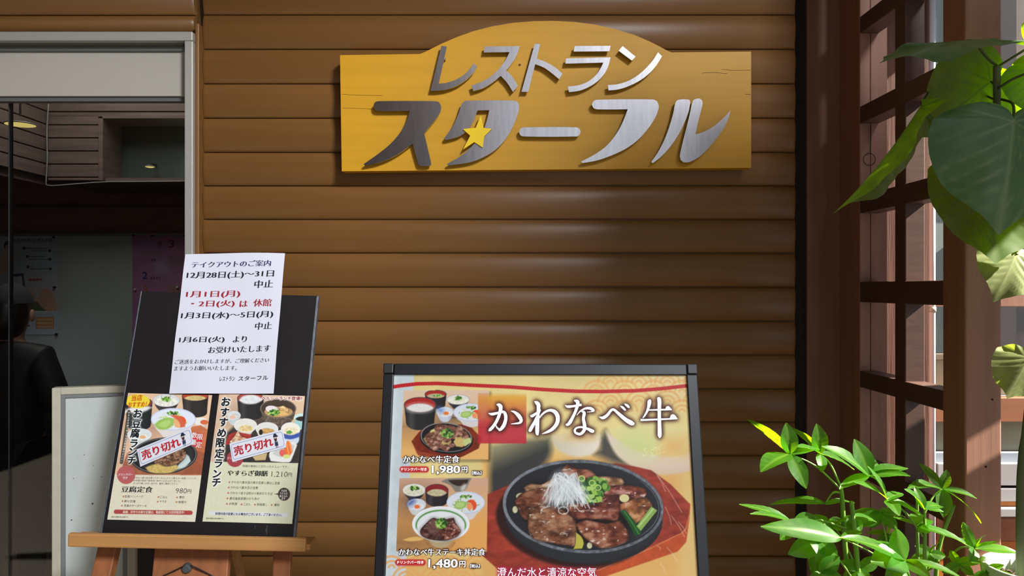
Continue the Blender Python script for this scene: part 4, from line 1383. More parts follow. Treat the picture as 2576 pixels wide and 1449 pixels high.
pm('980', 1545, 604, 1785, 606, 110, o2, (60, 60, 56), 'l'); pm('円', 1795, 606, 1880, 608, 84, o2, (60, 60, 56))
for s, x0, y0, x1, y1 in (('豆腐ハンバーグ', 455, 698, 855, 702), ('ごはん', 1215, 708, 1375, 712), ('漬物', 1618, 716, 1732, 720), ('寄せ豆腐', 445, 800, 688, 804), ('サラダ', 1205, 806, 1352, 810), ('味噌汁', 1605, 818, 1780, 822), ('豆腐のチーズケーキ', 440, 896, 928, 904)):
    pm(s, x0, y0, x1, y1, 54, o2, (78, 76, 70))
K.set(*o2)
for x, y in ((428, 672), (410, 771), (398, 870), (1182, 685), (1164, 784), (1580, 693), (1567, 793)):
    K.fill(K.ell(x, y, 17, 19), (188, 104, 70))
pm('毎朝、手作りの寄せ豆腐は、物産館にて大好評発売中!', 415, 1036, 1730, 1046, 62, o2, (240, 222, 206), 'b')
pm('当店の価格は税込価格です。', 170, 1126, 545, 1130, 34, o2, (60, 58, 54))
s1 = K.build('printed_page', ml, albedo=1.22, rough=0.4, coat=0.05)
mi.build(s1)

mr, K, PM = sheet('menu_sheet', 'right printed menu with yasuragi set meal at 1,210 yen on the black board', (549.4, 992.4), (765.5, 994.4), (736.9, 1318), (511.4, 1312), PB, 0.0012, 0.00098, (206, 206, 178))
K.set(530, 985, 6.74)
cream = np.array((206, 206, 178.)) * (.96 + .06 * K.noise(40, 3, 6, .3)[..., None])
K.img = cream.copy()
ph_ = np.clip((1190 - K.y + (K.x - 0) * .016) / 3, 0, 1)
K.fill(ph_, np.array((206, 176, 150.)) * (.95 + .1 * K.noise(300, 2, 7)[..., None]))
K.fill(ph_ * np.clip((K.x - 900) / 400, 0, 1) * np.clip((600 - K.y) / 200, 0, 1), (216, 186, 150), .8)
K.fill(ph_ * K.poly([(420, 570), (900, 420), (1560, 640), (1490, 1300), (200, 1300), (270, 700)], 8), (48, 44, 44), .95)
K.fill(ph_ * K.ell(700, 440, 260, 110, 0, 60), (110, 92, 84), .8)
K.cup(675, 110, 225, 95, 340, (46, 46, 46), (168, 72, 64), (64, 60, 60), .9, None)
K.fill(K.poly([(480, 150), (530, 90), (620, 60), (740, 60), (840, 100), (870, 150), (780, 200), (660, 215), (560, 200)], 4, True), np.array((220, 222, 222.)) * (.9 + .14 * K.noise(26, 2, 8)[..., None]))
K.cup(395, 405, 112, 76, 140, (190, 198, 200), (200, 208, 212), (216, 222, 224), .72, (206, 206, 204), .2)
K.fill(K.ell(375, 435, 46, 30), (222, 178, 156))
K.cup(1145, 290, 305, 165, 260, (88, 74, 64), (70, 58, 50), (120, 108, 98), .78, None, hl=.1)
n = K.noise(20, 3, 9)
K.fill(K.poly([(860, 400), (1430, 380), (1380, 500), (1250, 590), (1080, 600), (920, 520)], 3, True) * np.clip((n - .5) * 6, 0, 1), (150, 136, 122), .5)
K.fill(K.ell(1150, 345, 240, 90), (186, 148, 96))
K.fill(K.ell(1040, 300, 110, 60, 8), (222, 212, 214))
K.meat([(1130, 270), (1230, 240), (1320, 290), (1310, 350), (1200, 330)], 81, (190, 150, 90), (222, 190, 130), (240, 216, 164), 40, .3)
K.fill(K.poly([(1130, 320), (1250, 330), (1330, 390), (1200, 410), (1110, 390)], 2), (216, 176, 110))
K.scallions(1065, 355, 90, 50, 60, 20, 12)
K.cup(1560, 440, 145, 70, 180, (150, 196, 194), (190, 216, 214), (206, 226, 224), .8, (52, 44, 42), .4, 0)
K.cup(590, 575, 195, 118, 130, (206, 200, 188), (216, 214, 206), (226, 224, 218), .7, None, hl=0)
K.fill(K.ell(600, 625, 115, 55), np.array((214, 192, 136.)) * (.85 + .3 * K.noise(24, 3, 10)[..., None]))
K.cup(955, 635, 190, 115, 170, (206, 200, 190), (212, 212, 208), (226, 224, 218), .7, None, hl=0)
K.fill(K.ell(950, 670, 130, 48), np.array((186, 146, 92.)) * (.7 + .6 * K.noise(30, 3, 11)[..., None]))
K.fill(K.ell(850, 690, 34, 46), (48, 38, 34))
K.cup(1355, 640, 165, 118, 250, (78, 100, 170), (226, 222, 206), (216, 218, 222), .84, (226, 216, 180), .4, 0)
K.fill(K.poly([(1200, 790), (1500, 740), (1490, 850), (1400, 910), (1260, 880)], 3, True), (196, 206, 220))
K.fill(K.poly([(1200, 700), (1360, 740), (1515, 690), (1500, 770), (1360, 810), (1220, 790)], 3, True), (62, 84, 158))
K.fill(K.poly([(1280, 680), (1340, 655), (1390, 690), (1350, 720), (1290, 715)], 2), (96, 150, 66))
K.fill(K.poly([(240, 900), (310, 730), (420, 680), (690, 730), (660, 860), (330, 900)], 2), (168, 58, 52))
K.meat([(320, 850), (400, 760), (460, 660), (520, 760), (640, 800), (560, 900), (380, 930)], 83, (170, 130, 100), (206, 172, 140), (230, 206, 180), 34, .3)
K.fill(K.poly([(690, 1080), (960, 1040), (930, 1160), (760, 1170)], 2), (190, 166, 120))
K.fill(K.poly([(990, 1060), (1110, 900), (1420, 860), (1465, 910), (1380, 1130), (1330, 1200), (1020, 1180)], 2, True), (216, 216, 212))
K.fill(K.poly([(1050, 1060), (1140, 930), (1400, 900), (1420, 940), (1330, 1120), (1180, 1110)], 2, True), (190, 192, 190))
K.fill(K.poly([(1200, 1090), (1300, 830), (1350, 860), (1390, 1020), (1330, 1100)], 2), (214, 112, 56))
K.fill(K.line([(1330, 850), (1375, 1020)], 20), (236, 146, 90)); K.fill(K.line([(1285, 880), (1330, 1080)], 16), (240, 156, 100))
K.fill(K.ell(1215, 1040, 50, 60), (212, 96, 90)); K.fill(K.ell(1285, 1100, 60, 36), (196, 206, 120))
K.fill(np.clip((K.y - 1191 - K.x * .016) / 3, 0, 1), cream)
K.fill(K.ell(410, 1140, 140, 140), (158, 66, 72))
K.set(500, 1150, 7.627)
K.fill(K.line([(225, 1072), (1680, 1112)], 76), (206, 208, 214), .9)
K.fill(K.ell(1637, 712, 116, 124), (66, 58, 50)); K.fill(K.poly([(1448, 708), (1540, 690), (1540, 726)]), (66, 58, 50))
o3, o4 = (530, 985, 6.74), (500, 1150, 7.627)
mi = Ink(PM)
vp = mi.column('おすすめ限定ランチ', col_pts([(262, 172), (240, 350), (220, 520), (190, 700), (168, 868), (152, 1048), (132, 1220), (110, 1395)], o3) + [Zl(340, 484, *o4)], 25, (26, 30, 36), 'bb', 2)
hm = np.clip(K.blur(K.tris(vp), 1.6) * 3, 0, 1)
K.fill(hm, (228, 230, 226), .95)
q = pm('ヘルシーランチ登場!!', 865, 145, 1548, 150, 66, o3, (150, 46, 62), 'b')
K.fill(np.clip(K.blur(K.tris([q]), 1.2) * 3, 0, 1), (236, 228, 222), .9)
pm('付き', 380, 1200, 445, 1200, 40, o3, (232, 220, 216), 'b'); pm('ドリンクバー', 290, 1150, 520, 1148, 44, o3, (232, 220, 216), 'b')
pm('地域の食材にこだわったメニューです。', 838, 192, 1715, 210, 46, o4, (84, 82, 72))
pm('やすらぎ御膳', 545, 356, 1320, 368, 108, o4, (34, 34, 34), 'mb')
pm('1,210', 1390, 392, 1700, 396, 118, o4, (58, 58, 54), 'l'); pm('円', 1708, 376, 1785, 378, 76, o4, (58, 58, 54))
for s, x0, y0, x1, y1 in (('かわなべ産大豆の寄せ豆腐と揚出し豆腐', 625, 504, 1553, 526), ('かわなべ産大豆の甘煮', 612, 606, 1136, 616), ('かわなべ産そば粉の十割手打ちそば', 602, 712, 1414, 728), ('鹿児島産若鶏のからあげ', 590, 818, 1164, 826), ('お刺身', 580, 918, 738, 922), ('ごはん', 856, 924, 994, 928), ('茶碗蒸し', 1112, 934, 1320, 938), ('漬物', 1440, 942, 1544, 944)):
    pm(s, x0, y0, x1, y1, 52, o4, (76, 74, 66))
K.set(*o4)
for x, y in ((588, 481), (575, 584), (565, 688), (552, 794), (540, 897), (820, 906), (1078, 911), (1400, 917)):
    K.fill(K.ell(x, y, 15, 17), (176, 88, 70))
for s, x0, y0, x1 in (('そばを', 1582, 664, 1690), ('うどんに', 1556, 714, 1706), ('替えられ', 1548, 768, 1702), ('ます', 1590, 814, 1660)):
    pm(s, x0, y0, x1, y0 + 2, 42, o4, (232, 230, 222), 'b')
pm('料理内容が変更になる場合がございます。ご了承ください。', 318, 1108, 1592, 1136, 52, o4, (40, 44, 66), 'b')
pm('当店の価格は税込価格です。', 138, 1190, 485, 1198, 34, o4, (60, 58, 54))
s2 = K.build('printed_page', mr, albedo=1.22, rough=0.4, coat=0.05)
mi.build(s2)

# --- sold-out slips stuck over the menus
def slip(label, TL, TR, BR, BL, t0, t1, figure, group=None):
    P_ = PB.shifted(0.0035)
    c = [P_.ab(*q) for q in (TL, TR, BR, BL)]
    t = thing('sold_out_slip', label, 'paper slip', P_.p(*c[3]))
    mb = MB()
    N_ = 12
    top, bot = [], []
    for i in range(N_ + 1):
        s = i / N_
        curl = 0.004 * s ** 3 + 0.0015 * (1 - s) ** 3
        a = [c[3][k] + (c[2][k] - c[3][k]) * s for k in (0, 1)]
        b = [c[0][k] + (c[1][k] - c[0][k]) * s for k in (0, 1)]
        bot.append(P_.p(*a, 0)); top.append(P_.p(*b, 0))
    mb.add(bot + top, [(i, i + 1, N_ + 2 + i, N_ + 1 + i) for i in range(N_)])
    mb.add([p - P_.n * .0004 for p in bot + top], [(i + 1, i, N_ + 1 + i, N_ + 2 + i) for i in range(N_)])
    pg = mb.build('paper', mat('white_slip_paper', (226, 228, 238), 0.6), t)
    k = Ink(P_)
    k.place('売り切れ', t0, t1, 23.5, (186, 40, 52), 'bb', True, 1)
    # thin blue border with notched corners
    def lp(s, r):
        b = [c[3][i] + (c[2][i] - c[3][i]) * s for i in (0, 1)]
        q = [c[0][i] + (c[1][i] - c[0][i]) * s for i in (0, 1)]
        return (b[0] + (q[0] - b[0]) * r, b[1] + (q[1] - b[1]) * r)
    bp = [(.05, .10), (.95, .10), (.975, .2), (.975, .8), (.95, .9), (.05, .9), (.025, .8), (.025, .2)]
    for i in range(8):
        p, q = Vector(lp(*bp[i])), Vector(lp(*bp[(i + 1) % 8]))
        d_ = (q - p).normalized()
        n_ = Vector((-d_.y, d_.x)) * 0.0005
        k.mb((120, 140, 190), 0).add([P_.p(*z, .0003) for z in (p - n_, q - n_, q + n_, p + n_)], [(0, 1, 2, 3)])
    # little printed waiter: cap, face, scarf, apron, legs
    def blob(pts, col, layer):
        k.mb(col, layer).add([P_.p(*lp(*p), .0003 + .00025 * layer) for p in pts], [tuple(range(len(pts)))])
    for pts, col, ly in (([(.80, .70), (.815, .86), (.84, .90), (.865, .84), (.875, .76), (.895, .70), (.87, .68)], (44, 46, 66), 2),
                         ([(.812, .56), (.81, .70), (.868, .70), (.866, .56), (.84, .50)], (226, 196, 176), 1),
                         ([(.815, .52), (.81, .66), (.835, .60), (.86, .66), (.862, .52), (.84, .40)], (70, 44, 40), 2),
                         ([(.812, .22), (.815, .46), (.84, .40), (.868, .46), (.872, .22)], (50, 56, 84), 3),
                         ([(.825, .10), (.825, .22), (.835, .22), (.835, .10)], (60, 56, 60), 2), ([(.85, .10), (.85, .22), (.86, .22), (.86, .10)], (60, 56, 60), 2)):
        blob(pts, col, ly)
    k.build(pg)
    return t
slip('white sold-out slip with red writing stuck over the left menu', (344.2, 1130.4), (479.2, 1075.5), (487.3, 1116.3), (353, 1174), (360, 1157.5), (455.6, 1121), 1, 'sold-out slips')
slip('white sold-out slip with red writing stuck over the right menu', (577.2, 1115.6), (711.7, 1080), (719.9, 1125.2), (584.2, 1162.3), (591, 1147), (688, 1121.5), 1, 'sold-out slips')

# --- takeaway notice on white paper, taped over the top of the board
nt_ = thing('paper_notice', 'white paper notice on takeaway dates taped to top of the black board', 'notice', PB.p(*PB.ab(556, 990), 0.005))
wave = lambda a, b: 0.0018 * math.sin(a * 26 + b * 9) + 0.0012 * math.sin(b * 31)
PN = PB.shifted(0.0075, wave)
c = [PN.ab(*q) for q in ((467, 640), (717, 637), (688, 990), (425, 990))]
mb = MB()
NX, NY = 24, 32
for j in range(NY + 1):
    for i in range(NX + 1):
        s, r_ = i / NX, j / NY
        b_ = [c[3][k] + (c[2][k] - c[3][k]) * s for k in (0, 1)]
        t_ = [c[0][k] + (c[1][k] - c[0][k]) * s for k in (0, 1)]
        a, b = b_[0] + (t_[0] - b_[0]) * r_, b_[1] + (t_[1] - b_[1]) * r_
        if j == NY:
            b += 0.0022 * math.sin(s * math.pi)
        mb.v.append(tuple(PN.p(a, b, 0.0)))
mb.f = [(j * (NX + 1) + i, j * (NX + 1) + i + 1, (j + 1) * (NX + 1) + i + 1, (j + 1) * (NX + 1) + i) for j in range(NY) for i in range(NX)]
ppr = mb.build('paper', mat('white_paper', (226, 226, 240), 0.7, spec=0.2), nt_, smooth=True)
k = Ink(PN)
o5 = (400, 620, 3.814)
def pn(s, x0, y0, x1, y1, h, col=(40, 42, 50), st='mb'):
    k.place(s, Zl(x0, y0, *o5), Zl(x1, y1, *o5), h / o5[2], col, st)
RED, NAVY = (160, 44, 52), (52, 56, 100)
pn('テイクアウトのご案内', 312, 207, 1072, 192, 60, NAVY)
pn('12月28日(土)～31日', 265, 320, 1100, 303, 76)
pn('中止', 915, 402, 1092, 397, 74)
pn('1月1日(月)', 258, 500, 770, 490, 70, RED)
pn('・2日(火)', 305, 590, 715, 582, 72, RED); pn('は', 770, 580, 845, 578, 60, RED); pn('休館', 902, 578, 1075, 574, 72, RED)
pn('1月3日(水)～5日(月)', 210, 706, 1090, 688, 74)
pn('中止', 920, 802, 1080, 795, 72)
pn('1月6日(火)', 195, 935, 622, 926, 66); pn('より', 708, 922, 838, 918, 60)
pn('お受けいたします', 472, 1028, 1068, 1010, 66)
pn('ご迷惑をおかけしますが、ご理解ください', 152, 1132, 1055, 1112, 44, st='m')
pn('ますようお願いいたします。', 145, 1195, 742, 1187, 44, st='m')
pn('レストラン', 578, 1293, 722, 1288, 44, st='b'); pn('スターフル', 755, 1288, 1043, 1280, 44, st='b')
k.build(ppr)

# ------------------------------------------------------------------ white metal sign panel standing by the door
dW = 2.12
ws = thing('white_sign_panel', 'scuffed white sign panel with grey inner frame standing behind the easel', 'sign panel', (X(230, dW), dW - 2.5, 0))
M_cream = mat('cream_painted_frame', (196, 192, 172), 0.5, var=0.08, scale=(20, 20, 20))
M_gry = mat('grey_inner_frame', (128, 130, 132), 0.5)
M_scuff = mat('scuffed_white_panel', (206, 214, 210), 0.22, var=0.05, scale=(9, 9, 4))
w0 = Vector((X(131, dW), dW - 2.5, 0)); w1 = Vector((X(341, dW + 0.06), dW - 2.44, 0))
PW = Plane((w0.x, w0.y, 0), w1 - w0, (0, 0, 1))
wl = (w1 - w0).length
ht = Zv(976, dW)
fr = 0.022
def wbox(name, a0, a1, b0, b1, k0, k1, m, bev=.002):
    return tilted(MB(), PW, a0, a1, b0, b1, k0, k1, bev).build(name, m, ws)
wbox('frame_stile', 0, fr, 0.03, ht, -0.03, 0.004, M_cream)
wbox('frame_stile', wl - fr, wl, 0.03, ht, -0.03, 0.004, M_cream)
wbox('frame_rail', fr, wl - fr, ht - fr * .9, ht, -0.03, 0.004, M_cream)
wbox('frame_rail', fr, wl - fr, 0.03, 0.03 + fr, -0.03, 0.004, M_cream)
wbox('inner_stile', fr, fr + 0.011, 0.05, ht - fr * .9, -0.012, 0.001, M_gry, .001)
wbox('inner_stile', wl - fr - 0.011, wl - fr, 0.05, ht - fr * .9, -0.012, 0.001, M_gry, .001)
wbox('inner_rail', fr + .011, wl - fr - .011, ht - fr * .9 - 0.010, ht - fr * .9, -0.012, 0.001, M_gry, .001)
wbox('panel', fr + .004, wl - fr - .004, 0.04, ht - fr * .9 - .004, -0.02, -0.004, M_scuff, .001)
for a in (0.02, wl - 0.02):
    wbox('foot', a - 0.012, a + 0.012, 0, 0.03, -0.15, 0.13, M_cream, .004)
M_mark = mat('dark_scuff_mark', (96, 100, 98), 0.6)
for u, v, r in ((232, 1268, .003), (179, 1309, .0022), (211, 1145, .0014), (184, 1204, .0013), (255, 1200, .0016), (234, 1172, .0012), (262, 1230, .0011)):
    a, b = PW.ab(u, v)
    q = PW.p(a, b, -0.004)
    MB().tube([q + PW.n * -.0005, q + PW.n * .0007], r, 7).build('scuff', M_mark, ws)
# ------------------------------------------------------------------ timber lattice screen on the right
LX = X(2112, 2.53)
ls = thing('lattice_screen', 'dark brown timber lattice screen standing square to the log siding', 'lattice screen', (LX, -0.35, 0))
def dd(u):
    return LX * F / (u - CX)        # depth at which the screen's left face meets a pixel column
yA, yB = dd(2163) - 2.5, dd(2371) - 2.5
yC = dd(2428) - 2.5
PWID = 0.0885
MB().box(LX, X(2190, dd(2163)) - .0006, yA, 0.03, 0, 3.18, 0.003).build('post', M_post, ls)
MB().box(X(2190, dd(2163)) + .0006, X(2233, dd(2163)), yA + 0.001, 0.03, 0, 3.18, 0.003).build('post', M_post, ls)
MB().box(LX, LX + PWID, yC, yB, 0, 3.18, 0.004).build('post', M_post, ls)
yM0, yM1 = dd(2249) - 2.5, dd(2275) - 2.5
MB().box(LX + .002, LX + 0.058, yM1, yM0, 0.1, 3.1, 0.003).build('stile', M_bar, ls)
dA = dd(2163)
for vt, vb in ((-186, -144), (42, 84), (268, 311), (492, 537), (709, 760), (933, 974), (1157, 1199), (1382, 1424)):
    zt, zb = Zv(vt, dA), Zv(vb, dA)
    MB().box(LX + 0.0005, LX + 0.060, yB - 0.002, yA + 0.002, zb, zt, 0.003).build('rail', M_bar, ls)
z = Zv(1424, dA) - 0.29
while z > 0.15:
    MB().box(LX + 0.0005, LX + 0.060, yB - 0.002, yA + 0.002, z, z + 0.052, 0.003).build('rail', M_bar, ls)
    z -= 0.29
# nail heads on the end post
for u, v in ((2496, 1005), (2480, 1174)):
    p = W(u, v, 2.5 + yC)
    MB().tube([(p.x, yC - .0006, p.z), (p.x, yC + .001, p.z)], .0028, 10).build('nail_head', M_dark, ls)
# wire pull with a ring, hanging on the post
pr_ = thing('wire_pull', 'thin wire pull with a ring hanging on the lattice post', 'wire pull', W(2187, 415, dA - 0.005))
pts = [W(2190, 318, dA - .004), W(2190, 350, dA - .004), W(2189, 386, dA - .004)]
MB().tube(pts, 0.0012, 6).build('wire', M_dark, pr_)
c = W(2187, 401, dA - .006); R_ = 15 * dA / F
MB().tube([(c.x + R_ * math.cos(t), c.y, c.z + R_ * math.sin(t)) for t in np.linspace(0, 2 * math.pi, 25)], 0.0011, 6).build('ring', M_dark, pr_)

# ------------------------------------------------------------------ glazed bay behind the lattice
win = struct_root('window_1', (1.6, 0.25, 0))
dQ = 2.75
def wr(name, u0, u1, v0, v1, y0, y1, m, bev=.002):
    return MB().box(X(u0, dQ), X(u1, dQ), y0, y1, Zv(v1, dQ), Zv(v0, dQ), bev).build(name, m, win)
xq0 = X(2225, dQ)
MB().box(xq0 - .08, X(2334, dQ), 0.20, 0.33, 0, 3.18, .003).build('casing', M_casing, win)
MB().box(X(2336, dQ), 3.6, 0.272, 0.278, Zv(1058, dQ), 3.18).build('glass', M_winglass, win)
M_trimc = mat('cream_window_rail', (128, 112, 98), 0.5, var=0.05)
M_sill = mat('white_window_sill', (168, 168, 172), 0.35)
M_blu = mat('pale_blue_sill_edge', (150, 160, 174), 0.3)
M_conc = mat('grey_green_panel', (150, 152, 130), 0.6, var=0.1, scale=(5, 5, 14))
M_frost = mat('pale_frosted_panel', (206, 206, 178), 0.35, var=0.07, scale=(4, 4, 4))
M_orange = mat('orange_timber', (186, 112, 46), 0.55, var=0.12, scale=(3, 30, 30))
M_bbrd = mat('sunlit_brown_board', (150, 96, 66), 0.6, var=0.1, scale=(3, 30, 30))
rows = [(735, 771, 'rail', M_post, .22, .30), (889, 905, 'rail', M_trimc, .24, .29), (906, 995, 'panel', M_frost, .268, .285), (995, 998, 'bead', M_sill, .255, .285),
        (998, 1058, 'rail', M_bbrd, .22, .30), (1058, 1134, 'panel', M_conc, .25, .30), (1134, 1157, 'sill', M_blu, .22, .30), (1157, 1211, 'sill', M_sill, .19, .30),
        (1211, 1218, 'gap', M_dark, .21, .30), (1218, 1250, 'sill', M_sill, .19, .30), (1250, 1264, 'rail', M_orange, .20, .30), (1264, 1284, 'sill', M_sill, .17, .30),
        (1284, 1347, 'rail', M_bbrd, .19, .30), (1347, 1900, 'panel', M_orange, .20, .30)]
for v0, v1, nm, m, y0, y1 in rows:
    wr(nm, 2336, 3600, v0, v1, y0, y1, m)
# bright vertical drain pipe beside the glass
pp_ = thing('downpipe', 'slim pale vertical pipe beside the window seen through the lattice', 'pipe', (X(2345, 2.66), 0.16, 0))
MB().tube([(X(2345, 2.66), 0.16, 0.0), (X(2345, 2.66), 0.16, 3.18)], 0.0105, 16).build('pipe', mat('pale_plastic_pipe', (214, 214, 226), 0.35), pp_, smooth=True)
MB().tube([(X(2345, 2.66), 0.16, Zv(772, 2.66) - .018), (X(2345, 2.66), 0.16, Zv(772, 2.66))], 0.013, 16).build('pipe_clip', M_alu, pp_, smooth=True)

# ------------------------------------------------------------------ outdoors beyond the glass
MB().box(1.2, 14, 0.6, 16, -0.12, -0.02).build('ground', mat('pale_paving', (96, 98, 94), 0.8, var=0.1), kind='structure')
nh = thing('neighbour_building', 'pale grey building with blue panes far outside the window', 'building', (7, 9, 0))
MB().box(3.0, 12, 9.0, 12, 0, 9.2).build('wall', mat('pale_render', (128, 132, 130), 0.8, var=0.06), nh)
MB().box(2.7, 12.3, 8.7, 12.3, 9.2, 9.5).build('roof', mat('grey_roof', (120, 122, 124), 0.7), nh)
M_pane = mat('blue_window_pane', (120, 150, 186), 0.1)
for i in range(5):
    for zz in (0.9, 2.9, 4.9):
        x = 3.4 + i * 1.6
        fo = MB().box(x, x + 1.1, 8.94, 9.02, zz, zz + 1.3, .01).build('window_frame', M_sill, nh)
        MB().box(x + .06, x + 1.04, 8.925, 8.95, zz + .06, zz + 1.24).build('pane', M_pane, fo)
def leaf_cloud(rnd, c, r, n, s):
    mb = MB()
    for _ in range(n):
        while True:
            p = Vector((rnd.uniform(-1, 1), rnd.uniform(-1, 1), rnd.uniform(-1, 1)))
            if 0.3 < p.length < 1:
                break
        q = Vector((c[0] + p.x * r[0], c[1] + p.y * r[1], c[2] + p.z * r[2]))
        a = Vector((rnd.uniform(-1, 1), rnd.uniform(-1, 1), rnd.uniform(-.6, 1))).normalized() * s
        b = a.orthogonal().normalized() * s * .45
        k = a.cross(b).normalized() * s * .12
        mb.add([q - a, q + b + k, q + a, q - b + k], [(0, 1, 2), (0, 2, 3)])
    return mb
M_shrub = mat('shrub_leaf', (84, 112, 56), 0.55, var=0.3, scale=(6, 6, 6))
rnd = random.Random(4)
for i, (x, y, h, lab) in enumerate(((2.35, 4.2, 1.5, 'green garden shrub outside, nearest the window behind the lattice'), (3.6, 5.4, 2.0, 'taller green garden shrub outside, before the pale building'))):
    t = thing('garden_shrub', lab, 'shrub', (x, y, -0.02), 'shrubs outside the window')
    leaf_cloud(rnd, (x, y, h * .62), (.62, .6, h * .42), 900, .07).build('foliage', M_shrub, t)
    MB().tube([(x, y, -0.02), (x + .04, y, h * .4), (x, y + .03, h * .7)], [.035, .03, .015]).build('stem', M_casing, t)
# ------------------------------------------------------------------ plants
def leaf_mat(name, top, back, vein, trans=0.5, rough=0.32, tcol=None, patch=0.12):
    m = bpy.data.materials.new(name)
    m.use_nodes = True
    nt = m.node_tree
    p = nt.nodes['Principled BSDF']
    out = nt.nodes['Material Output']
    va = nt.nodes.new('ShaderNodeAttribute')
    va.attribute_name = 'vein'
    nz = nt.nodes.new('ShaderNodeTexNoise')
    nz.inputs['Scale'].default_value = 22
    nz.inputs['Detail'].default_value = 4
    tc = nt.nodes.new('ShaderNodeTexCoord')
    nt.links.new(tc.outputs['Object'], nz.inputs['Vector'])
    geo = nt.nodes.new('ShaderNodeNewGeometry')
    def mixc(a, b, fac, blend='MIX'):
        x = nt.nodes.new('ShaderNodeMix')
        x.data_type = 'RGBA'
        x.blend_type = blend
        for s, v in ((6, a), (7, b)):
            if isinstance(v, tuple):
                x.inputs[s].default_value = (*v, 1)
            else:
                nt.links.new(v, x.inputs[s])
        if isinstance(fac, float):
            x.inputs[0].default_value = fac
        else:
            nt.links.new(fac, x.inputs[0])
        return x.outputs[2]
    base = mixc(lin(top), lin(back), geo.outputs['Backfacing'])
    nzr = nt.nodes.new('ShaderNodeMapRange')
    nzr.inputs[1].default_value = 0.35; nzr.inputs[2].default_value = 0.7
    nzr.inputs[3].default_value = 1 - patch; nzr.inputs[4].default_value = 1 + patch
    nt.links.new(nz.outputs[0], nzr.inputs[0])
    cmb = nt.nodes.new('ShaderNodeCombineColor')
    for i in range(3):
        nt.links.new(nzr.outputs[0], cmb.inputs[i])
    base = mixc(base, cmb.outputs[0], 1.0, 'MULTIPLY')
    base = mixc(base, lin(vein), va.outputs['Fac'])
    nt.links.new(base, p.inputs['Base Color'])
    p.inputs['Roughness'].default_value = rough
    p.inputs['Specular IOR Level'].default_value = 0.5
    tr = nt.nodes.new('ShaderNodeBsdfTranslucent')
    tc_ = mixc(lin(tcol or (150, 196, 20)), lin((96, 130, 20)), va.outputs['Fac'])
    tc_ = mixc(tc_, cmb.outputs[0], 1.0, 'MULTIPLY')
    nt.links.new(tc_, tr.inputs[0])
    mx = nt.nodes.new('ShaderNodeMixShader')
    mx.inputs[0].default_value = trans
    nt.links.new(p.outputs[0], mx.inputs[1])
    nt.links.new(tr.outputs[0], mx.inputs[2])
    nt.links.new(mx.outputs[0], out.inputs[0])
    return m

M_fic = leaf_mat('dark_green_fig_leaf', (86, 124, 94), (112, 136, 84), (140, 168, 122), 0.22, 0.34, (150, 196, 14))  # front leaves: top colour lightened in place of sky sheen
M_fic_t = leaf_mat('backlit_fig_leaf', (70, 108, 62), (92, 120, 62), (150, 176, 110), 0.6, 0.4, (166, 208, 10))  # backlit copy of the fig leaf, glow put into its translucent colour
M_fic_old = leaf_mat('yellowing_leaf', (150, 166, 96), (164, 176, 104), (190, 196, 130), 0.45, 0.5, (176, 196, 60), .25)
M_pac = leaf_mat('bright_pachira_leaf', (58, 116, 26), (84, 138, 36), (116, 164, 56), 0.64, 0.42, (160, 224, 8))
M_stem = mat('green_brown_stem', (74, 78, 48), 0.6, var=0.2, scale=(30, 30, 30))
M_petiole = mat('green_leaf_stalk', (104, 134, 56), 0.5)
M_trunk = mat('grey_green_trunk', (104, 112, 84), 0.7, var=0.18, scale=(30, 30, 8), bump=0.3)

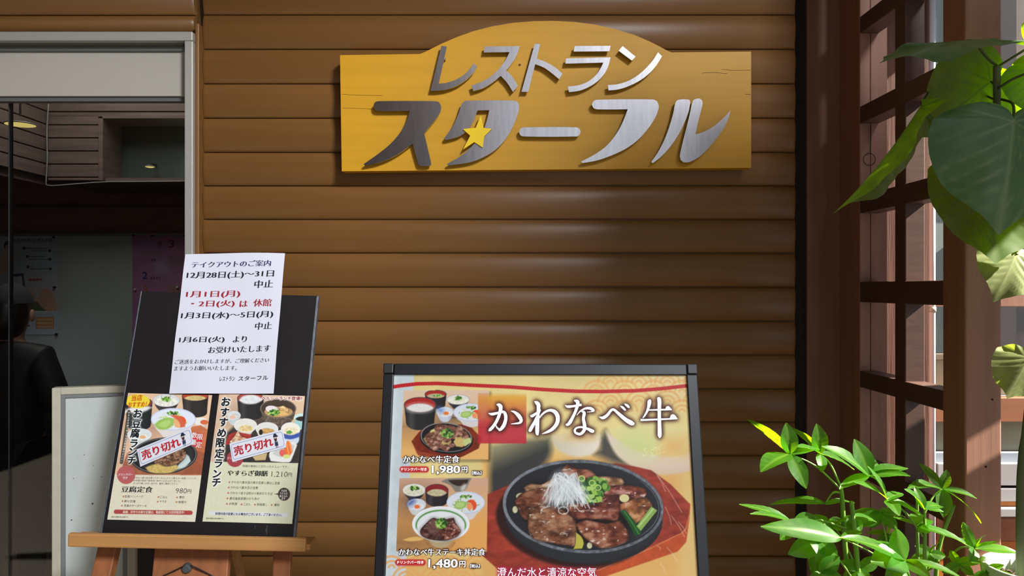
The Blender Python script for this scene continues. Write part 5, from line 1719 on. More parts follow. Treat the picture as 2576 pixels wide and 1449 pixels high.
RT = [(0, 1.0), (4, .93), (9, .86), (20, .80), (45, .74), (70, .68), (90, .63), (115, .57), (140, .50), (158, .40), (170, .27), (180, .10)]
def heart_leaf(name, org, tip, nrm, wid, m, parent, fold=0.15, droop=0.15, wave_=0.02, seed=0, roll=0.0, sidecurl=0.0, rim=0.0, lobe=0.72):
    """broad heart-shaped leaf: stalk joins at org, point at tip, upper face towards nrm"""
    r = random.Random(seed)
    org, tip, nrm = Vector(org), Vector(tip), Vector(nrm).normalized()
    ax = tip - org
    L = ax.length
    ax.normalize()
    n = (nrm - ax * nrm.dot(ax)).normalized()
    s = ax.cross(n).normalized()
    NA, NR = 96, 16
    vs, vein = [], []
    ph = [r.uniform(0, 6.28) for _ in range(4)]
    lat = [0.10, 0.24, 0.38, 0.52, 0.66, 0.79]
    def veinv(x, y):
        v = math.exp(-(y / .012) ** 2)
        ay = abs(y)
        sh = 1 if y > 0 else 0
        for k, x0 in enumerate(lat):
            x0 += 0.02 * sh
            xc = x0 + ay * 0.75 - ay * ay * 0.25
            v = max(v, .85 * math.exp(-((x - xc) * .8 / .010) ** 2))
        for t in (62, 108):
            a = math.radians(t)
            d = abs(x * math.sin(a) - ay * math.cos(a))
            if x * math.cos(a) + ay * math.sin(a) > 0:
                v = max(v, .85 * math.exp(-(d / .010) ** 2))
        return v
    def relief(x, y):
        ay = abs(y)
        q = x - ay * .75 + ay * ay * .25
        return 0.010 * abs(math.sin(math.pi * (q - .1) / .14)) * min(1, ay * 6) if x > -.05 else 0.0
    for j in range(NR + 1):
        rr = j / NR
        for i in range(NA):
            t = 2 * math.pi * i / NA
            deg = abs(math.degrees(t if t <= math.pi else t - 2 * math.pi))
            R_ = float(np.interp(deg, [a for a, b in RT], [b for a, b in RT]))
            if deg > 90:
                R_ *= 1 + (lobe - 1) * (deg - 90) / 90
            x, y = rr * R_ * math.cos(t), rr * R_ * math.sin(t) * wid
            z = relief(x, y) - fold * abs(y) + wave_ * math.sin(5 * t + ph[0]) * rr ** 3 + wave_ * .6 * math.sin(9 * t + ph[1]) * rr ** 3 - rim * rr ** 4
            z -= sidecurl * y * abs(y)
            if x < 0:
                x *= min(1, lobe)
            # droop: bend along the midrib
            th = droop * x
            X2 = x * (1 - th * th / 6)
            z2 = z - x * th * .5
            vs.append(org + (ax * X2 + s * y + n * z2) * L)
            vein.append(veinv(x, y))
    fs = [(j * NA + i, j * NA + (i + 1) % NA, (j + 1) * NA + (i + 1) % NA, (j + 1) * NA + i) for j in range(NR) for i in range(NA)]
    mb = MB().add(vs, fs)
    o = mb.build(name, m, parent, smooth=True)
    at = o.data.attributes.new('vein', 'FLOAT', 'POINT')
    at.data.foreach_set('value', np.clip(np.array(vein), 0, 1).astype(np.float32))
    return o

fp = W(2592, 1400, 1.60)
fc = thing('rubber_fig_plant', 'tall potted plant with big heart-shaped leaves beside the lattice post', 'plant', (fp.x, fp.y, 0))
rp = 0.092
zr = Zv(1425, 1.60)
pot = MB().lathe((fp.x, fp.y, zr - .22), [(0.055, 0), (0.062, 0.003), (0.072, .06), (0.083, .15), (rp, .218), (rp - .004, .222), (rp - .010, .220), (0.074, .15), (0.064, .06), (0.03, .05), (0.001, .05)], 48)
pot.build('pot', mat('white_glazed_pot', (182, 188, 178), 0.35, var=0.04), fc, smooth=True)
rnd = random.Random(3)
mb = MB().lathe((fp.x, fp.y, zr - .05), [(0.085, 0.0), (0.06, .008), (.03, .012), (0.001, .014)], 32, False)
for _ in range(120):
    a, q = rnd.random() * 6.28, rnd.random() ** .5 * .078
    s_ = rnd.uniform(.003, .008)
    b = bmesh.new(); bmesh.ops.create_icosphere(b, subdivisions=1, radius=s_)
    for v in b.verts:
        v.co = v.co * rnd.uniform(.7, 1.2) + Vector((fp.x + q * math.cos(a), fp.y + q * math.sin(a), zr - .038))
    mb.bm(b)
mb.build('potting_soil', mat('bark_soil', (70, 52, 40), 0.9, var=0.5, scale=(90, 90, 90)), fc)
st_ = thing('plant_stand', 'plain timber stand under the white glazed pot', 'stand', (fp.x, fp.y, 0))
MB().box(fp.x - .12, fp.x + .12, fp.y - .12, fp.y + .12, zr - .245, zr - .22, .004).build('stand_top', M_orange, st_)
for sx in (-1, 1):
    for sy in (-1, 1):
        MB().box(fp.x + sx * .10 - .012, fp.x + sx * .10 + .012, fp.y + sy * .10 - .012, fp.y + sy * .10 + .012, 0, zr - .245, .003).build('leg', M_orange, st_)
dL = 1.62
crown = W(2508, 165, dL)
tr_pts = [(fp.x - .018, fp.y, zr - .045), W(2571, 1250, 1.60), W(2578, 1130, 1.61), W(2600, 900, 1.64), W(2604, 650, 1.66), W(2560, 420, 1.66), W(2514, 300, 1.64), W(2508, 230, 1.63), crown]
MB().tube(curve3(tr_pts, 6), [0.011] * 13 + [0.009] * 18 + [0.0075] * 18, 10).build('trunk', M_trunk, fc, smooth=True)
cm = lambda u, v, d=dL: W(u, v, d)
def petiole(pts, r=0.0028):
    MB().tube(curve3(pts, 5), r, 8).build('leaf_stalk', M_stem, fc, smooth=True)
# leaf 1: the great front leaf
heart_leaf('leaf', cm(2550, 306, 1.52), cm(2526, 586, 1.50), (-.25, -1, .35), 1.0, M_fic, fc, 0.10, 0.25, 0.016, 1, rim=.03, lobe=.62)
petiole([cm(2520, 250, 1.63), cm(2548, 262, 1.58), cm(2550, 306, 1.525)])
# leaf 2: back-lit leaf behind it
heart_leaf('leaf', cm(2493, 205, 1.66), cm(2312, 345, 1.70), (.3, .85, .45), 1.0, M_fic_t, fc, 0.10, 0.12, 0.02, 2)
petiole([cm(2508, 232, 1.63), cm(2502, 215, 1.65), cm(2493, 205, 1.66)], .002)
# leaf 3: top leaf, seen along its edge
heart_leaf('leaf', cm(2452, 100, 1.60), cm(2212, 118, 1.52), (-.05, -.35, 1), .72, M_fic, fc, 0.10, 0.30, 0.03, 3, sidecurl=.05, lobe=1.35)
petiole([crown, cm(2488, 150, 1.62), cm(2452, 106, 1.60)])
# leaf 4: folded leaf hanging on the left
heart_leaf('leaf', cm(2312, 272, 1.64), cm(2128, 556, 1.60), (-.62, .30, .30), .30, M_fic_t, fc, 0.75, -0.12, 0.03, 4, lobe=.25)
petiole([cm(2500, 250, 1.66), cm(2420, 215, 1.70), cm(2350, 222, 1.68), cm(2318, 258, 1.64)], .0022)
# leaf 5: below the front leaf
heart_leaf('leaf', cm(2500, 452, 1.66), cm(2487, 674, 1.62), (.2, .8, .6), 1.12, M_fic_t, fc, 0.12, 0.2, 0.03, 5)
petiole([cm(2560, 420, 1.66), cm(2530, 420, 1.66), cm(2500, 452, 1.66)])
# leaf 6: pale old leaf
heart_leaf('leaf', cm(2556, 640, 1.64), cm(2514, 752, 1.60), (-.1, -1, .3), .92, M_fic_old, fc, 0.1, 0.3, 0.03, 6)
petiole([cm(2604, 650, 1.66), cm(2580, 640, 1.65), cm(2556, 640, 1.64)], .002)
# leaf 7: yellow-green leaf at the right edge
heart_leaf('leaf', cm(2585, 905, 1.58), cm(2536, 1002, 1.56), (-.3, -1, .3), .95, M_fic_old, fc, 0.15, 0.3, 0.05, 7)
petiole([cm(2602, 880, 1.64), cm(2595, 885, 1.60), cm(2585, 905, 1.58)], .002)
# leaves 8-10: right-hand leaves behind the crown
heart_leaf('leaf', cm(2545, 190, 1.70), cm(2600, 330, 1.74), (.3, .8, .5), 1.05, M_fic_t, fc, 0.12, 0.1, 0.03, 8)
petiole([cm(2510, 220, 1.63), cm(2530, 205, 1.67), cm(2545, 190, 1.70)], .0022)
heart_leaf('leaf', cm(2590, 118, 1.62), cm(2568, 62, 1.68), (-.3, .8, .5), 1.2, M_fic_t, fc, 0.1, 0.1, 0.05, 9)
petiole([cm(2510, 168, 1.62), cm(2545, 146, 1.62), cm(2590, 118, 1.62)], .0026)
heart_leaf('leaf', cm(2600, 178, 1.60), cm(2640, 300, 1.58), (-.3, -.8, .5), .9, M_fic_t, fc, 0.1, 0.2, 0.03, 10)
petiole([cm(2511, 222, 1.62), cm(2550, 198, 1.61), cm(2600, 178, 1.60)], .0026)

# ---------------- pachira: stalks carrying hands of leaflets
pc_d = 1.62
base_p = W(2200, 1700, pc_d)
pc = thing('pachira_plant', 'bushy potted plant with bright hand-shaped leaves in front of the lattice', 'plant', (base_p.x, base_p.y, 0))
def leaflet(mb, vein, a, b, nrm, w, bend=0.12, fold=0.22, seed=0):
    a, b, nrm = Vector(a), Vector(b), Vector(nrm).normalized()
    ax = b - a
    L = ax.length
    ax.normalize()
    n = (nrm - ax * nrm.dot(ax))
    n = n.normalized() if n.length > 1e-4 else ax.orthogonal().normalized()
    s = ax.cross(n)
    NS, NT = 18, 8
    base = len(mb.v)
    r = random.Random(seed)
    p0, am = r.uniform(0, 6), r.uniform(.004, .02)
    for i in range(NS + 1):
        x = i / NS
        hw = w * (math.sin(math.pi * min(1, x ** .92)) ** .85) * (1 - .28 * x) * 1.15 + .002
        if x > .9:
            hw *= .6 + .4 * (1 - x) / .1
        for j in range(NT + 1):
            y = (j / NT * 2 - 1)
            z = fold * abs(y) * hw + bend * L * (math.sin(math.pi * x) * .5 - x * x * .25) + am * L * math.sin(7 * x + p0) * y * y
            z += .0003 * math.sin(x * 44 - abs(y) * 5) * abs(y)
            mb.v.append(tuple(a + ax * (x * L) + s * (y * hw) + n * z))
            vein.append(max(math.exp(-(y * hw / .0011) ** 2), .35 * max(0, math.sin(x * 44 - abs(y) * 5)) ** 6))
    for i in range(NS):
        for j in range(NT):
            k = base + i * (NT + 1) + j
            mb.f.append((k, k + 1, k + NT + 2, k + NT + 1))

def hand(hub, tips, stalk_to, nrm=(0, -.35, 1), wf=0.17, dr=None, seed=0):
    """one leaf: a stalk and its leaflets (each its own piece); tips: (u, v, depth offset, width factor)"""
    h = W(hub[0], hub[1], hub[2])
    pts = [Vector(stalk_to), (Vector(stalk_to) + h) / 2 + Vector((0, 0, 0.012)), h]
    stk = MB().tube(curve3(pts, 6), [0.0024] * 7 + [0.0017] * 6, 7).build('leaf_stalk', M_petiole, pc, smooth=True)
    for k, t in enumerate(tips):
        u, v = t[0], t[1]
        off = t[2] if len(t) > 2 else 0.0
        w = t[3] if len(t) > 3 else wf
        tp_ = W(u, v, hub[2] + off)
        L = (tp_ - h).length
        nn = Vector(t[4]) if len(t) > 4 else Vector(nrm)
        mb, vein = MB(), []
        leaflet(mb, vein, h, tp_, nn, L * w, .10, .18, seed * 31 + k)
        o = mb.build('leaflet', M_pac, stk, smooth=True)
        at = o.data.attributes.new('vein', 'FLOAT', 'POINT')
        at.data.foreach_set('value', np.clip(np.array(vein), 0, 1).astype(np.float32))

def stem(name, pts, r0=.006, r1=.0035):
    q = curve3(pts, 6)
    MB().tube(q, [r0 + (r1 - r0) * i / (len(q) - 1) for i in range(len(q))], 8).build(name, M_petiole, pc, smooth=True)
pot_z = 0.62
B0 = Vector((base_p.x, base_p.y, pot_z))
stem('stem', [B0 + Vector((-.03, 0, 0)), W(2148, 1560, 1.64), W(2128, 1400, 1.64), W(2118, 1250, 1.64), W(2113, 1225, 1.64)], .007, .0045)
stem('stem', [B0 + Vector((.0, .01, 0)), W(2170, 1560, 1.60), W(2155, 1400, 1.60), W(2142, 1262, 1.60)], .007, .005)
stem('stem', [B0 + Vector((.03, .02, 0)), W(2310, 1560, 1.66), W(2308, 1400, 1.66), W(2307, 1205, 1.66)], .006, .003)
stem('stem', [B0 + Vector((.02, -.02, 0)), W(2320, 1560, 1.60), W(2326, 1400, 1.60), W(2326, 1290, 1.60)], .006, .003)
stem('stem', [B0 + Vector((.04, 0, 0)), W(2340, 1560, 1.68), W(2362, 1380, 1.70), W(2400, 1270, 1.70)], .006, .004)
S1, S2, S3, S4, S5 = W(2116, 1240, 1.64), W(2150, 1330, 1.60), W(2307, 1330, 1.66), W(2326, 1340, 1.60), W(2362, 1380, 1.70)
up_, fr_ = (0, -.3, 1), (0, -1, .35)
bk = (-.3, .6, .8)
hand((1987, 1142, 1.62), [(1881, 1053, .05, .13, bk), (1978, 1064, .0, .26, fr_), (1913, 1184, -.06, .24, (-.3, -.4, 1)), (2029, 1229, -.03, .22, fr_), (2063, 1128, .03, .17, up_)], W(2112, 1228, 1.64), seed=1)
hand((2063, 1141, 1.66), [(1990, 1074, .04, .15, bk), (2055, 1066, .0, .26, fr_), (2067, 1187, -.04, .2, fr_), (2005, 1122, -.04, .16), (2150, 1180, .02, .2, up_)], W(2114, 1222, 1.64), seed=2)
hand((2186, 1196, 1.62), [(2150, 1104, .02, .24, fr_), (2070, 1120, -.02, .17, (-.2, -.5, 1)), (2284, 1175, .02, .17, up_), (2290, 1196, -.04, .2, up_), (2112, 1229, -.04, .14, up_), (2196, 1150, .05, .22, fr_)], W(2232, 1254, 1.60), seed=3)
hand((2231, 1256, 1.58), [(2185, 1172, .0, .15, up_), (2150, 1210, -.03, .16), (2262, 1296, -.05, .24, fr_), (2328, 1300, .0, .12), (2272, 1240, .04, .15)], W(2322, 1350, 1.60), seed=4)
hand((2370, 1229, 1.68), [(2314, 1165, .03, .13, fr_), (2382, 1182, .0, .26, fr_), (2458, 1252, -.02, .17, up_), (2284, 1224, -.04, .16, up_), (2374, 1302, -.02, .26, fr_), (2470, 1314, .03, .10, up_)], S3 + Vector((.01, 0, .02)), seed=5)
hand((2075, 1268, 1.64), [(1938, 1267, -.03, .07, up_), (1996, 1252, .03, .16, up_), (2150, 1262, .03, .08, up_)], S1, seed=6)
hand((1996, 1316, 1.58), [(1861, 1266, .0, .10, up_), (1889, 1290, -.05, .09, up_), (2052, 1300, .02, .24, fr_), (2062, 1325, -.03, .2, up_), (1963, 1358, -.02, .26, fr_)], W(2128, 1330, 1.63), seed=7)
hand((2118, 1354, 1.55), [(1916, 1322, -.03, .12, (-.1, -.75, .7)), (1990, 1345, .02, .10, up_), (2170, 1338, .03, .14, up_)], W(2290, 1470, 1.60), seed=8)
hand((2277, 1410, 1.52), [(2252, 1328, .0, .28, (-.25, .9, .45)), (2116, 1349, -.01, .15, (-.1, -.3, 1)), (2192, 1412, -.03, .36, (-.1, -.7, .8)), (2230, 1452, -.05, .3, fr_), (2425, 1452, -.02, .09, up_), (2340, 1452, -.05, .2, fr_), (2180, 1360, .05, .25, up_)], W(2280, 1560, 1.6), seed=9)
hand((2057, 1360, 1.58), [(2046, 1449, -.02, .24, fr_), (1984, 1394, -.03, .26, fr_), (2080, 1418, .02, .16, fr_), (2000, 1330, .03, .2, bk), (2108, 1400, -.01, .3, fr_)], W(2160, 1480, 1.6), seed=10)
hand((2324, 1280, 1.58), [(2277, 1229, -.02, .20, (.6, -.35, .7)), (2301, 1224, .02, .19, fr_), (2374, 1287, .0, .2, up_), (2372, 1272, .05, .16, up_)], W(2326, 1340, 1.60), seed=11)
hand((2452, 1380, 1.64), [(2422, 1314, .0, .16, bk), (2512, 1362, -.03, .13, (.4, -.5, .8)), (2568, 1392, .0, .15, up_), (2440, 1412, -.03, .26, fr_), (2478, 1345, .03, .2, bk), (2400, 1352, .02, .2, up_)], S5 + Vector((.02, 0, -.02)), seed=12)
hand((2305, 1322, 1.60), [(2340, 1340, -.02, .26, fr_), (2382, 1345, -.02, .18, up_), (2248, 1300, .03, .12, up_), (2440, 1372, .0, .11, up_), (2330, 1300, .05, .3, up_)], W(2310, 1400, 1.62), seed=13)
hand((2213, 1290, 1.66), [(2156, 1322, .0, .24, fr_), (2190, 1330, .02, .2, fr_), (2258, 1330, .0, .24, fr_), (2280, 1300, .03, .2, up_), (2140, 1290, .03, .2, up_)], W(2240, 1420, 1.66), seed=14)
hand((2150, 1300, 1.62), [(2132, 1336, -.02, .3, fr_), (2165, 1338, -.02, .25, fr_), (2205, 1312, .02, .2, up_), (2100, 1318, .02, .16, up_)], W(2158, 1400, 1.62), seed=15)
hand((2085, 1312, 1.70), [(2010, 1338, .0, .2, fr_), (2040, 1296, .0, .2, bk), (2125, 1336, -.03, .2, fr_), (2082, 1345, -.03, .25, fr_), (2150, 1324, .04, .15, up_)], W(2150, 1420, 1.66), seed=16)
hand((2062, 1440, 1.55), [(2112, 1400, .0, .3, fr_), (2030, 1475, -.02, .2, fr_), (2130, 1470, -.02, .25, fr_)], W(2180, 1560, 1.6), seed=17)
hand((2160, 1430, 1.60), [(2118, 1410, .0, .25, fr_), (2215, 1405, .0, .25, fr_), (2190, 1475, -.02, .25, fr_), (2120, 1462, .0, .25, up_)], W(2200, 1560, 1.62), seed=18)
hand((2412, 1420, 1.62), [(2370, 1440, .0, .25, fr_), (2450, 1446, .0, .22, fr_), (2470, 1412, .02, .2, up_), (2390, 1385, .03, .2, bk)], W(2350, 1540, 1.66), seed=19)
hand((2340, 1392, 1.68), [(2302, 1372, .0, .25, fr_), (2380, 1400, .0, .22, fr_), (2330, 1440, .0, .25, fr_), (2372, 1360, .03, .2, bk), (2290, 1410, 0, .2, up_)], W(2320, 1500, 1.68), seed=20)
hand((2236, 1345, 1.72), [(2200, 1380, .0, .25, fr_), (2275, 1370, .0, .24, fr_), (2180, 1340, .02, .2, up_), (2246, 1310, .02, .2, bk), (2230, 1400, 0, .25, fr_)], W(2250, 1480, 1.7), seed=21)
hand((2480, 1440, 1.60), [(2525, 1420, .0, .2, up_), (2520, 1470, .0, .2, fr_), (2440, 1462, 0, .2, fr_), (2560, 1452, .0, .14, up_)], W(2400, 1560, 1.64), seed=22)
pcb = MB().lathe((base_p.x + .01, base_p.y, pot_z - .34), [(0.08, 0), (0.09, .004), (.115, .33), (.125, .35), (.125, .38), (.115, .38), (.11, .33), (.001, .33)], 40)
pcb.build('pot', mat('brown_plastic_pot', (96, 66, 50), 0.5), pc, smooth=True)
MB().lathe((base_p.x + .01, base_p.y, 0), [(.15, 0), (.15, pot_z - .345), (.001, pot_z - .345)], 32).build('pot_base', mat('grey_planter_plinth', (120, 116, 110), 0.7), pc)
# ------------------------------------------------------------------ the person standing behind the door glass
dP = 3.62
def skin_body(name, joints, edges, m, parent, root=0, sub=2):
    me = bpy.data.meshes.new(name)
    off = ROOT[parent.name]
    me.from_pydata([tuple(Vector(p) - off) for p, r in joints], edges, [])
    o = bpy.data.objects.new(name, me)
    C.objects.link(o)
    o.parent = parent
    ROOT[o.name] = off
    md = o.modifiers.new('skin', 'SKIN')
    if not me.skin_vertices:
        me.skin_vertices.new()
    for i, (p, r) in enumerate(joints):
        rr = r if isinstance(r, tuple) else (r, r)
        me.skin_vertices[0].data[i].radius = rr
        me.skin_vertices[0].data[i].use_root = (i == root)
    md.use_smooth_shade = True
    sd = o.modifiers.new('subdivision', 'SUBSURF')
    sd.levels = sub; sd.render_levels = sub
    if m:
        me.materials.append(m)
    return o
px_, py_ = X(28, dP), dP - 2.5
per = thing('person', 'person in black padded jacket and dark knit hat standing behind the door glass', 'person', (px_, py_, 0))
M_skin = mat('skin', (176, 130, 106), 0.55)
M_jack = mat('black_padded_jacket', (20, 22, 26), 0.6, var=0.1)
M_trou = mat('dark_trousers', (26, 28, 34), 0.7)
M_hat = mat('dark_grey_knit_hat', (48, 52, 52), 0.9, bump=0.4, scale=(200, 200, 200))
M_hair = mat('black_hair', (20, 16, 15), 0.4)
P_ = lambda x, y, z: (px_ + x, py_ - y, z * .965)      # the person faces away from the glass
J = [(P_(0, 0, .86), (.13, .10)), (P_(0, 0, 1.02), (.125, .095)), (P_(0, .01, 1.16), (.14, .10)), (P_(0, .01, 1.27), (.12, .09)), (P_(0, 0, 1.33), (.05, .05)), (P_(0, -.015, 1.40), (.052, .058)),
     (P_(0, -.02, 1.46), (.072, .09)), (P_(0, -.01, 1.53), (.074, .09)), (P_(0, -.005, 1.57), (.05, .06)),
     (P_(.15, .01, 1.27), .05), (P_(.22, .02, 1.02), .042), (P_(.10, -.20, 1.10), .032), (P_(.06, -.25, 1.14), .026),
     (P_(-.15, .01, 1.27), .05), (P_(-.22, .02, 1.02), .042), (P_(-.10, -.20, 1.10), .032), (P_(-.06, -.25, 1.14), .026),
     (P_(.09, 0, .80), .085), (P_(.10, -.01, .46), .055), (P_(.10, .02, .10), .04), (P_(.11, -.12, .03), .035),
     (P_(-.09, 0, .80), .085), (P_(-.10, -.01, .46), .055), (P_(-.10, .02, .10), .04), (P_(-.11, -.12, .03), .035)]
E_ = [(0, 1), (1, 2), (2, 3), (3, 4), (4, 5), (5, 6), (6, 7), (7, 8), (3, 9), (9, 10), (10, 11), (11, 12), (3, 13), (13, 14), (14, 15), (15, 16), (0, 17), (17, 18), (18, 19), (19, 20), (0, 21), (21, 22), (22, 23), (23, 24)]
skin_body('body', J, E_, M_skin, per)
# five fingers on each hand, curled round the phone
for sx in (1, -1):
    hx = P_(.06 * sx, -.25, 1.14)
    for k in range(4):
        q = Vector(hx) + Vector((-.010 * sx, .012, .030 - .016 * k))
        MB().tube(curve3([q, q + Vector((-.022 * sx, .022, .006)), q + Vector((-.046 * sx, .012 + .002 * k, .008)), q + Vector((-.052 * sx, -.004, .006))], 4), [.0085] * 8 + [.0078] * 4 + [.006], 8).build('finger', M_skin, per, smooth=True)
    q = Vector(hx) + Vector((0, -.004, .022))
    MB().tube(curve3([q, q + Vector((-.014 * sx, -.008, .026)), q + Vector((-.034 * sx, -.008, .036))], 4), [.0105] * 5 + [.009] * 4, 8).build('thumb', M_skin, per, smooth=True)
JJ = [(P_(0, .01, .74), (.165, .135)), (P_(0, .01, .92), (.165, .135)), (P_(0, .02, 1.10), (.172, .14)), (P_(0, .02, 1.26), (.135, .11)), (P_(0, .01, 1.345), (.075, .078)),
      (P_(.155, .02, 1.265), .075), (P_(.245, .03, 1.02), .072), (P_(.12, -.17, 1.09), .05), (P_(-.155, .02, 1.265), .075), (P_(-.245, .03, 1.02), .072), (P_(-.12, -.17, 1.09), .05)]
skin_body('jacket', JJ, [(0, 1), (1, 2), (2, 3), (3, 4), (3, 5), (5, 6), (6, 7), (3, 8), (8, 9), (9, 10)], M_jack, per)
JT = [(P_(0, 0, .84), (.14, .115)), (P_(.09, 0, .78), .10), (P_(.10, -.01, .46), .072), (P_(.10, .015, .09), .06), (P_(-.09, 0, .78), .10), (P_(-.10, -.01, .46), .072), (P_(-.10, .015, .09), .06)]
skin_body('trousers', JT, [(0, 1), (1, 2), (2, 3), (0, 4), (4, 5), (5, 6)], M_trou, per)
for sx in (1, -1):
    skin_body('shoe', [(P_(.10 * sx, .05, .045), .045), (P_(.105 * sx, -.05, .045), .05), (P_(.11 * sx, -.15, .035), .038)], [(0, 1), (1, 2)], M_jack, per)
hc = Vector(P_(0, -.01, 1.50))
def egg(c, r, zc=0, zmin=None):
    b = bmesh.new()
    bmesh.ops.create_uvsphere(b, u_segments=28, v_segments=18, radius=1)
    for v in b.verts:
        v.co = Vector((c[0] + v.co.x * r[0], c[1] + v.co.y * r[1], c[2] + v.co.z * r[2]))
    if zmin is not None:
        bmesh.ops.bisect_plane(b, geom=b.verts[:] + b.edges[:] + b.faces[:], plane_co=(0, 0, zmin), plane_no=(0, 0, 1), clear_inner=True)
    return b
MB().bm(egg((hc.x, hc.y - .005, hc.z + .015), (.090, .108, .112), 0, hc.z + .028)).build('knit_hat', M_hat, per, smooth=True)
MB().bm(egg((hc.x, hc.y - .03, hc.z - .02), (.082, .090, .13))).build('hair', M_hair, per, smooth=True)
for sx in (1, -1):
    MB().bm(egg((hc.x + sx * .031, hc.y + .094, hc.z - .012), (.012, .007, .008))).build('eye', M_hair, per, smooth=True)
    MB().bm(egg((hc.x + sx * .088, hc.y + .01, hc.z - .03), (.010, .018, .03))).build('ear', M_skin, per, smooth=True)
MB().bm(egg((hc.x, hc.y + .104, hc.z - .045), (.014, .018, .024))).build('nose', M_skin, per, smooth=True)
MB().bm(egg((hc.x, hc.y + .090, hc.z - .082), (.026, .010, .007))).build('mouth', mat('lips', (150, 86, 80), 0.5), per, smooth=True)
ph_o = thing('phone', 'dark phone held up by the person behind the door glass', 'phone', P_(0, -.272, 1.10))
MB().box(px_ - .036, px_ + .036, py_ + .267, py_ + .276, 1.045, 1.19, .003).build('phone_body', M_blk, ph_o)

# ------------------------------------------------------------------ chrome folding chair far back in the room
dC = 4.35
cx_, cy_ = X(104, dC), dC - 2.5
M_chr = mat('chrome_tube', (200, 204, 212), 0.15, metal=1.0)
M_seatp = mat('dark_vinyl', (30, 30, 34), 0.5)
ch = thing('folding_chair', 'chrome tube folding chair with dark seat behind the door glass', 'chair', (cx_, cy_, 0))
for s_ in (0.0, 0.38):
    Y = cy_ + s_ * .6
    MB().tube(curve3([(cx_ + .02, Y, .92), (cx_ - .05, Y, .60), (cx_ - .16, Y, .30), (cx_ - .27, Y, .011)], 5), .010, 8).build('leg', M_chr, ch, smooth=True)
    MB().tube(curve3([(cx_ - .10, Y + .02, .47), (cx_ - .01, Y + .02, .46), (cx_ + .10, Y + .02, .20), (cx_ + .17, Y + .02, .011)], 5), .010, 8).build('leg', M_chr, ch, smooth=True)
MB().box(cx_ - .26, cx_ + .06, cy_ - .02, cy_ + .26, .45, .49, .015).build('seat', M_seatp, ch)
MB().box(cx_ - .03, cx_ + .01, cy_ - .02, cy_ + .26, .70, .92, .012).build('backrest', M_seatp, ch)
MB().tube([(cx_ - .17, cy_, .28), (cx_ - .17, cy_ + .23, .28)], .007, 8).build('stretcher', M_chr, ch, smooth=True)

# ------------------------------------------------------------------ posters on the notice board
PNB = Plane((X(0, dN), dN - 2.5 + .002, 1.5), (1, 0, 0), (0, 0, 1))
def pinned(name, label, u0, v0, u1, v1, step, base):
    a0, b1 = PNB.ab(u0, v0); a1, b0 = PNB.ab(u1, v1)
    t = thing(name, label, 'poster', PNB.p((a0 + a1) / 2, b0))
    return t, Canvas(PNB.shifted(.001), a0, a1, b0, b1, step, base)
t, K, = pinned('information_poster', 'pale blue information poster pinned on the notice board behind the door glass', -46, 592, 146, 842, .0022, (176, 190, 204))
K.set(0, 560, 3.22)
K.fill(np.clip((K.y - 350) / 200, 0, 1) * np.clip((715 - K.y) / 3, 0, 1), (206, 190, 190), .6)
K.fill(K.poly([(-150, 640), (260, 610), (330, 660), (460, 715), (-150, 715)], 2), (96, 110, 80))
K.fill(K.poly([(300, 640), (330, 550), (380, 530), (430, 580), (470, 690), (440, 716), (370, 710)], 2, True), (206, 164, 140))
K.fill(K.poly([(210, 620), (240, 540), (290, 580), (330, 640), (270, 640)], 2, True), (206, 170, 150))
K.fill(K.rect(290, 765, 438, 860, 2), (190, 130, 90)); K.fill(K.rect(-150, 718, 480, 722, 2), (220, 224, 226))
for k_ in range(3):
    K.fill(K.rect(300, 775 + k_ * 30, 430, 793 + k_ * 30, 2), (224, 190, 150), .7)
K.fill(K.ell(60, 185, 28, 36), (60, 44, 40)); K.fill(K.ell(62, 205, 20, 26), (214, 176, 154))
K.fill(K.poly([(20, 240), (60, 226), (104, 250), (96, 400), (0, 420), (-20, 330)], 2, True), (206, 180, 160)); K.fill(K.line([(100, 262), (120, 300), (152, 240)], 14), (206, 176, 156))
K.fill(K.poly([(90, 420), (190, 410), (206, 540), (110, 540)], 2), (70, 84, 120)); K.fill(K.poly([(104, 440), (176, 432), (186, 530), (116, 530)], 2), (200, 208, 214))
for y, x0, x1, c in ((208, 195, 380, 195), (228, 250, 403, 403), (275, 222, 370, 222), (297, 240, 405, 405), (358, 226, 260, 226), (375, 240, 407, 407)):
    K.fill(K.line([(x0, y), (x1, y)], 7), (90, 100, 110), .8); K.fill(K.ell(c, y, 12, 12), (60, 66, 80))
k = Ink(PNB.shifted(.002))
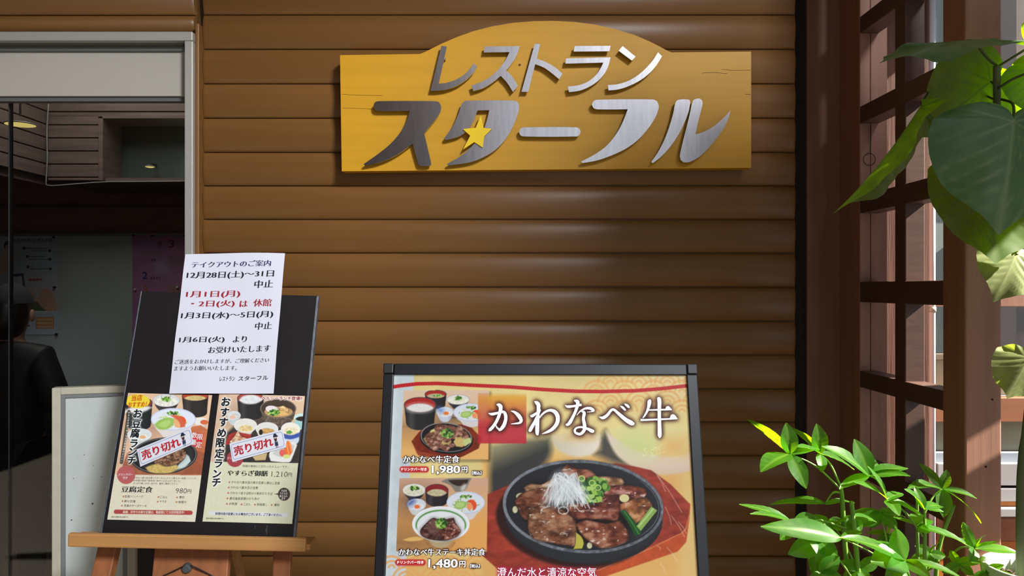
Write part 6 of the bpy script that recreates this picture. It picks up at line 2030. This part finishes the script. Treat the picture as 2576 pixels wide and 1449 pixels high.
o6 = (0, 560, 3.22)
k.place('南九州市公式LINE', Zl(88, 160, *o6), Zl(424, 158, *o6), 34 / 3.22, (66, 84, 66), 'b')
k.place('登録簡単', Zl(232, 474, *o6), Zl(342, 470, *o6), 20 / 3.22, (170, 60, 60), 'b')
pg = K.build('printed_page', t, 0.9); k.build(pg)
for u, v in ((135, 597), (137, 723), (142, 841)):
    p = W(u, v, dN - .006)
    MB().tube([(p.x, p.y - .006, p.z), (p.x, p.y + .004, p.z)], .008, 8).build('pin', M_dark, t)
t, K = pinned('event_poster', 'pink event poster with big numbers pinned on the notice board behind the door glass', 333, 588, 560, 860, .0024, (176, 120, 160))
K.set(240, 570, 8.05)
K.img = np.array((178, 124, 164.)) * (.9 + .2 * K.noise(260, 3, 4)[..., None])
K.fill(K.rect(880, 200, 1250, 420, 40), (150, 120, 190), .6); K.fill(K.rect(900, 480, 1280, 530, 10), (160, 140, 120), .7)
K.fill(K.rect(1210, 700, 1500, 950, 20), (176, 160, 196), .7); K.fill(K.rect(1500, 640, 1760, 780, 20), (150, 120, 110), .7); K.fill(K.rect(1480, 1220, 1700, 1330, 20), (170, 130, 90), .7)
k = Ink(PNB.shifted(.002))
o7 = (240, 570, 8.05)
for s, x0, y0, x1, h, c_ in (('春', 1265, 420, 1350, 120, (150, 60, 110)), ('3', 1485, 425, 1590, 150, (130, 40, 80)), ('25', 1130, 705, 1220, 56, (50, 44, 60)), ('2', 955, 1060, 1050, 145, (50, 60, 130)), ('22日', 1110, 1066, 1310, 50, (70, 60, 80)), ('3', 970, 1320, 1050, 110, (170, 100, 70))):
    k.place(s, Zl(x0, y0, *o7), Zl(x1, y0, *o7), h / 8.05, c_, 'b')
pg = K.build('printed_page', t, 0.9); k.build(pg)
for u, v in ((336, 592), (383, 593), (464, 593), (340, 728), (446, 722)):
    p = W(u, v, dN - .006)
    MB().tube([(p.x, p.y - .006, p.z), (p.x, p.y + .004, p.z)], .007, 8).build('pin', M_dark if v < 700 else M_white, t)
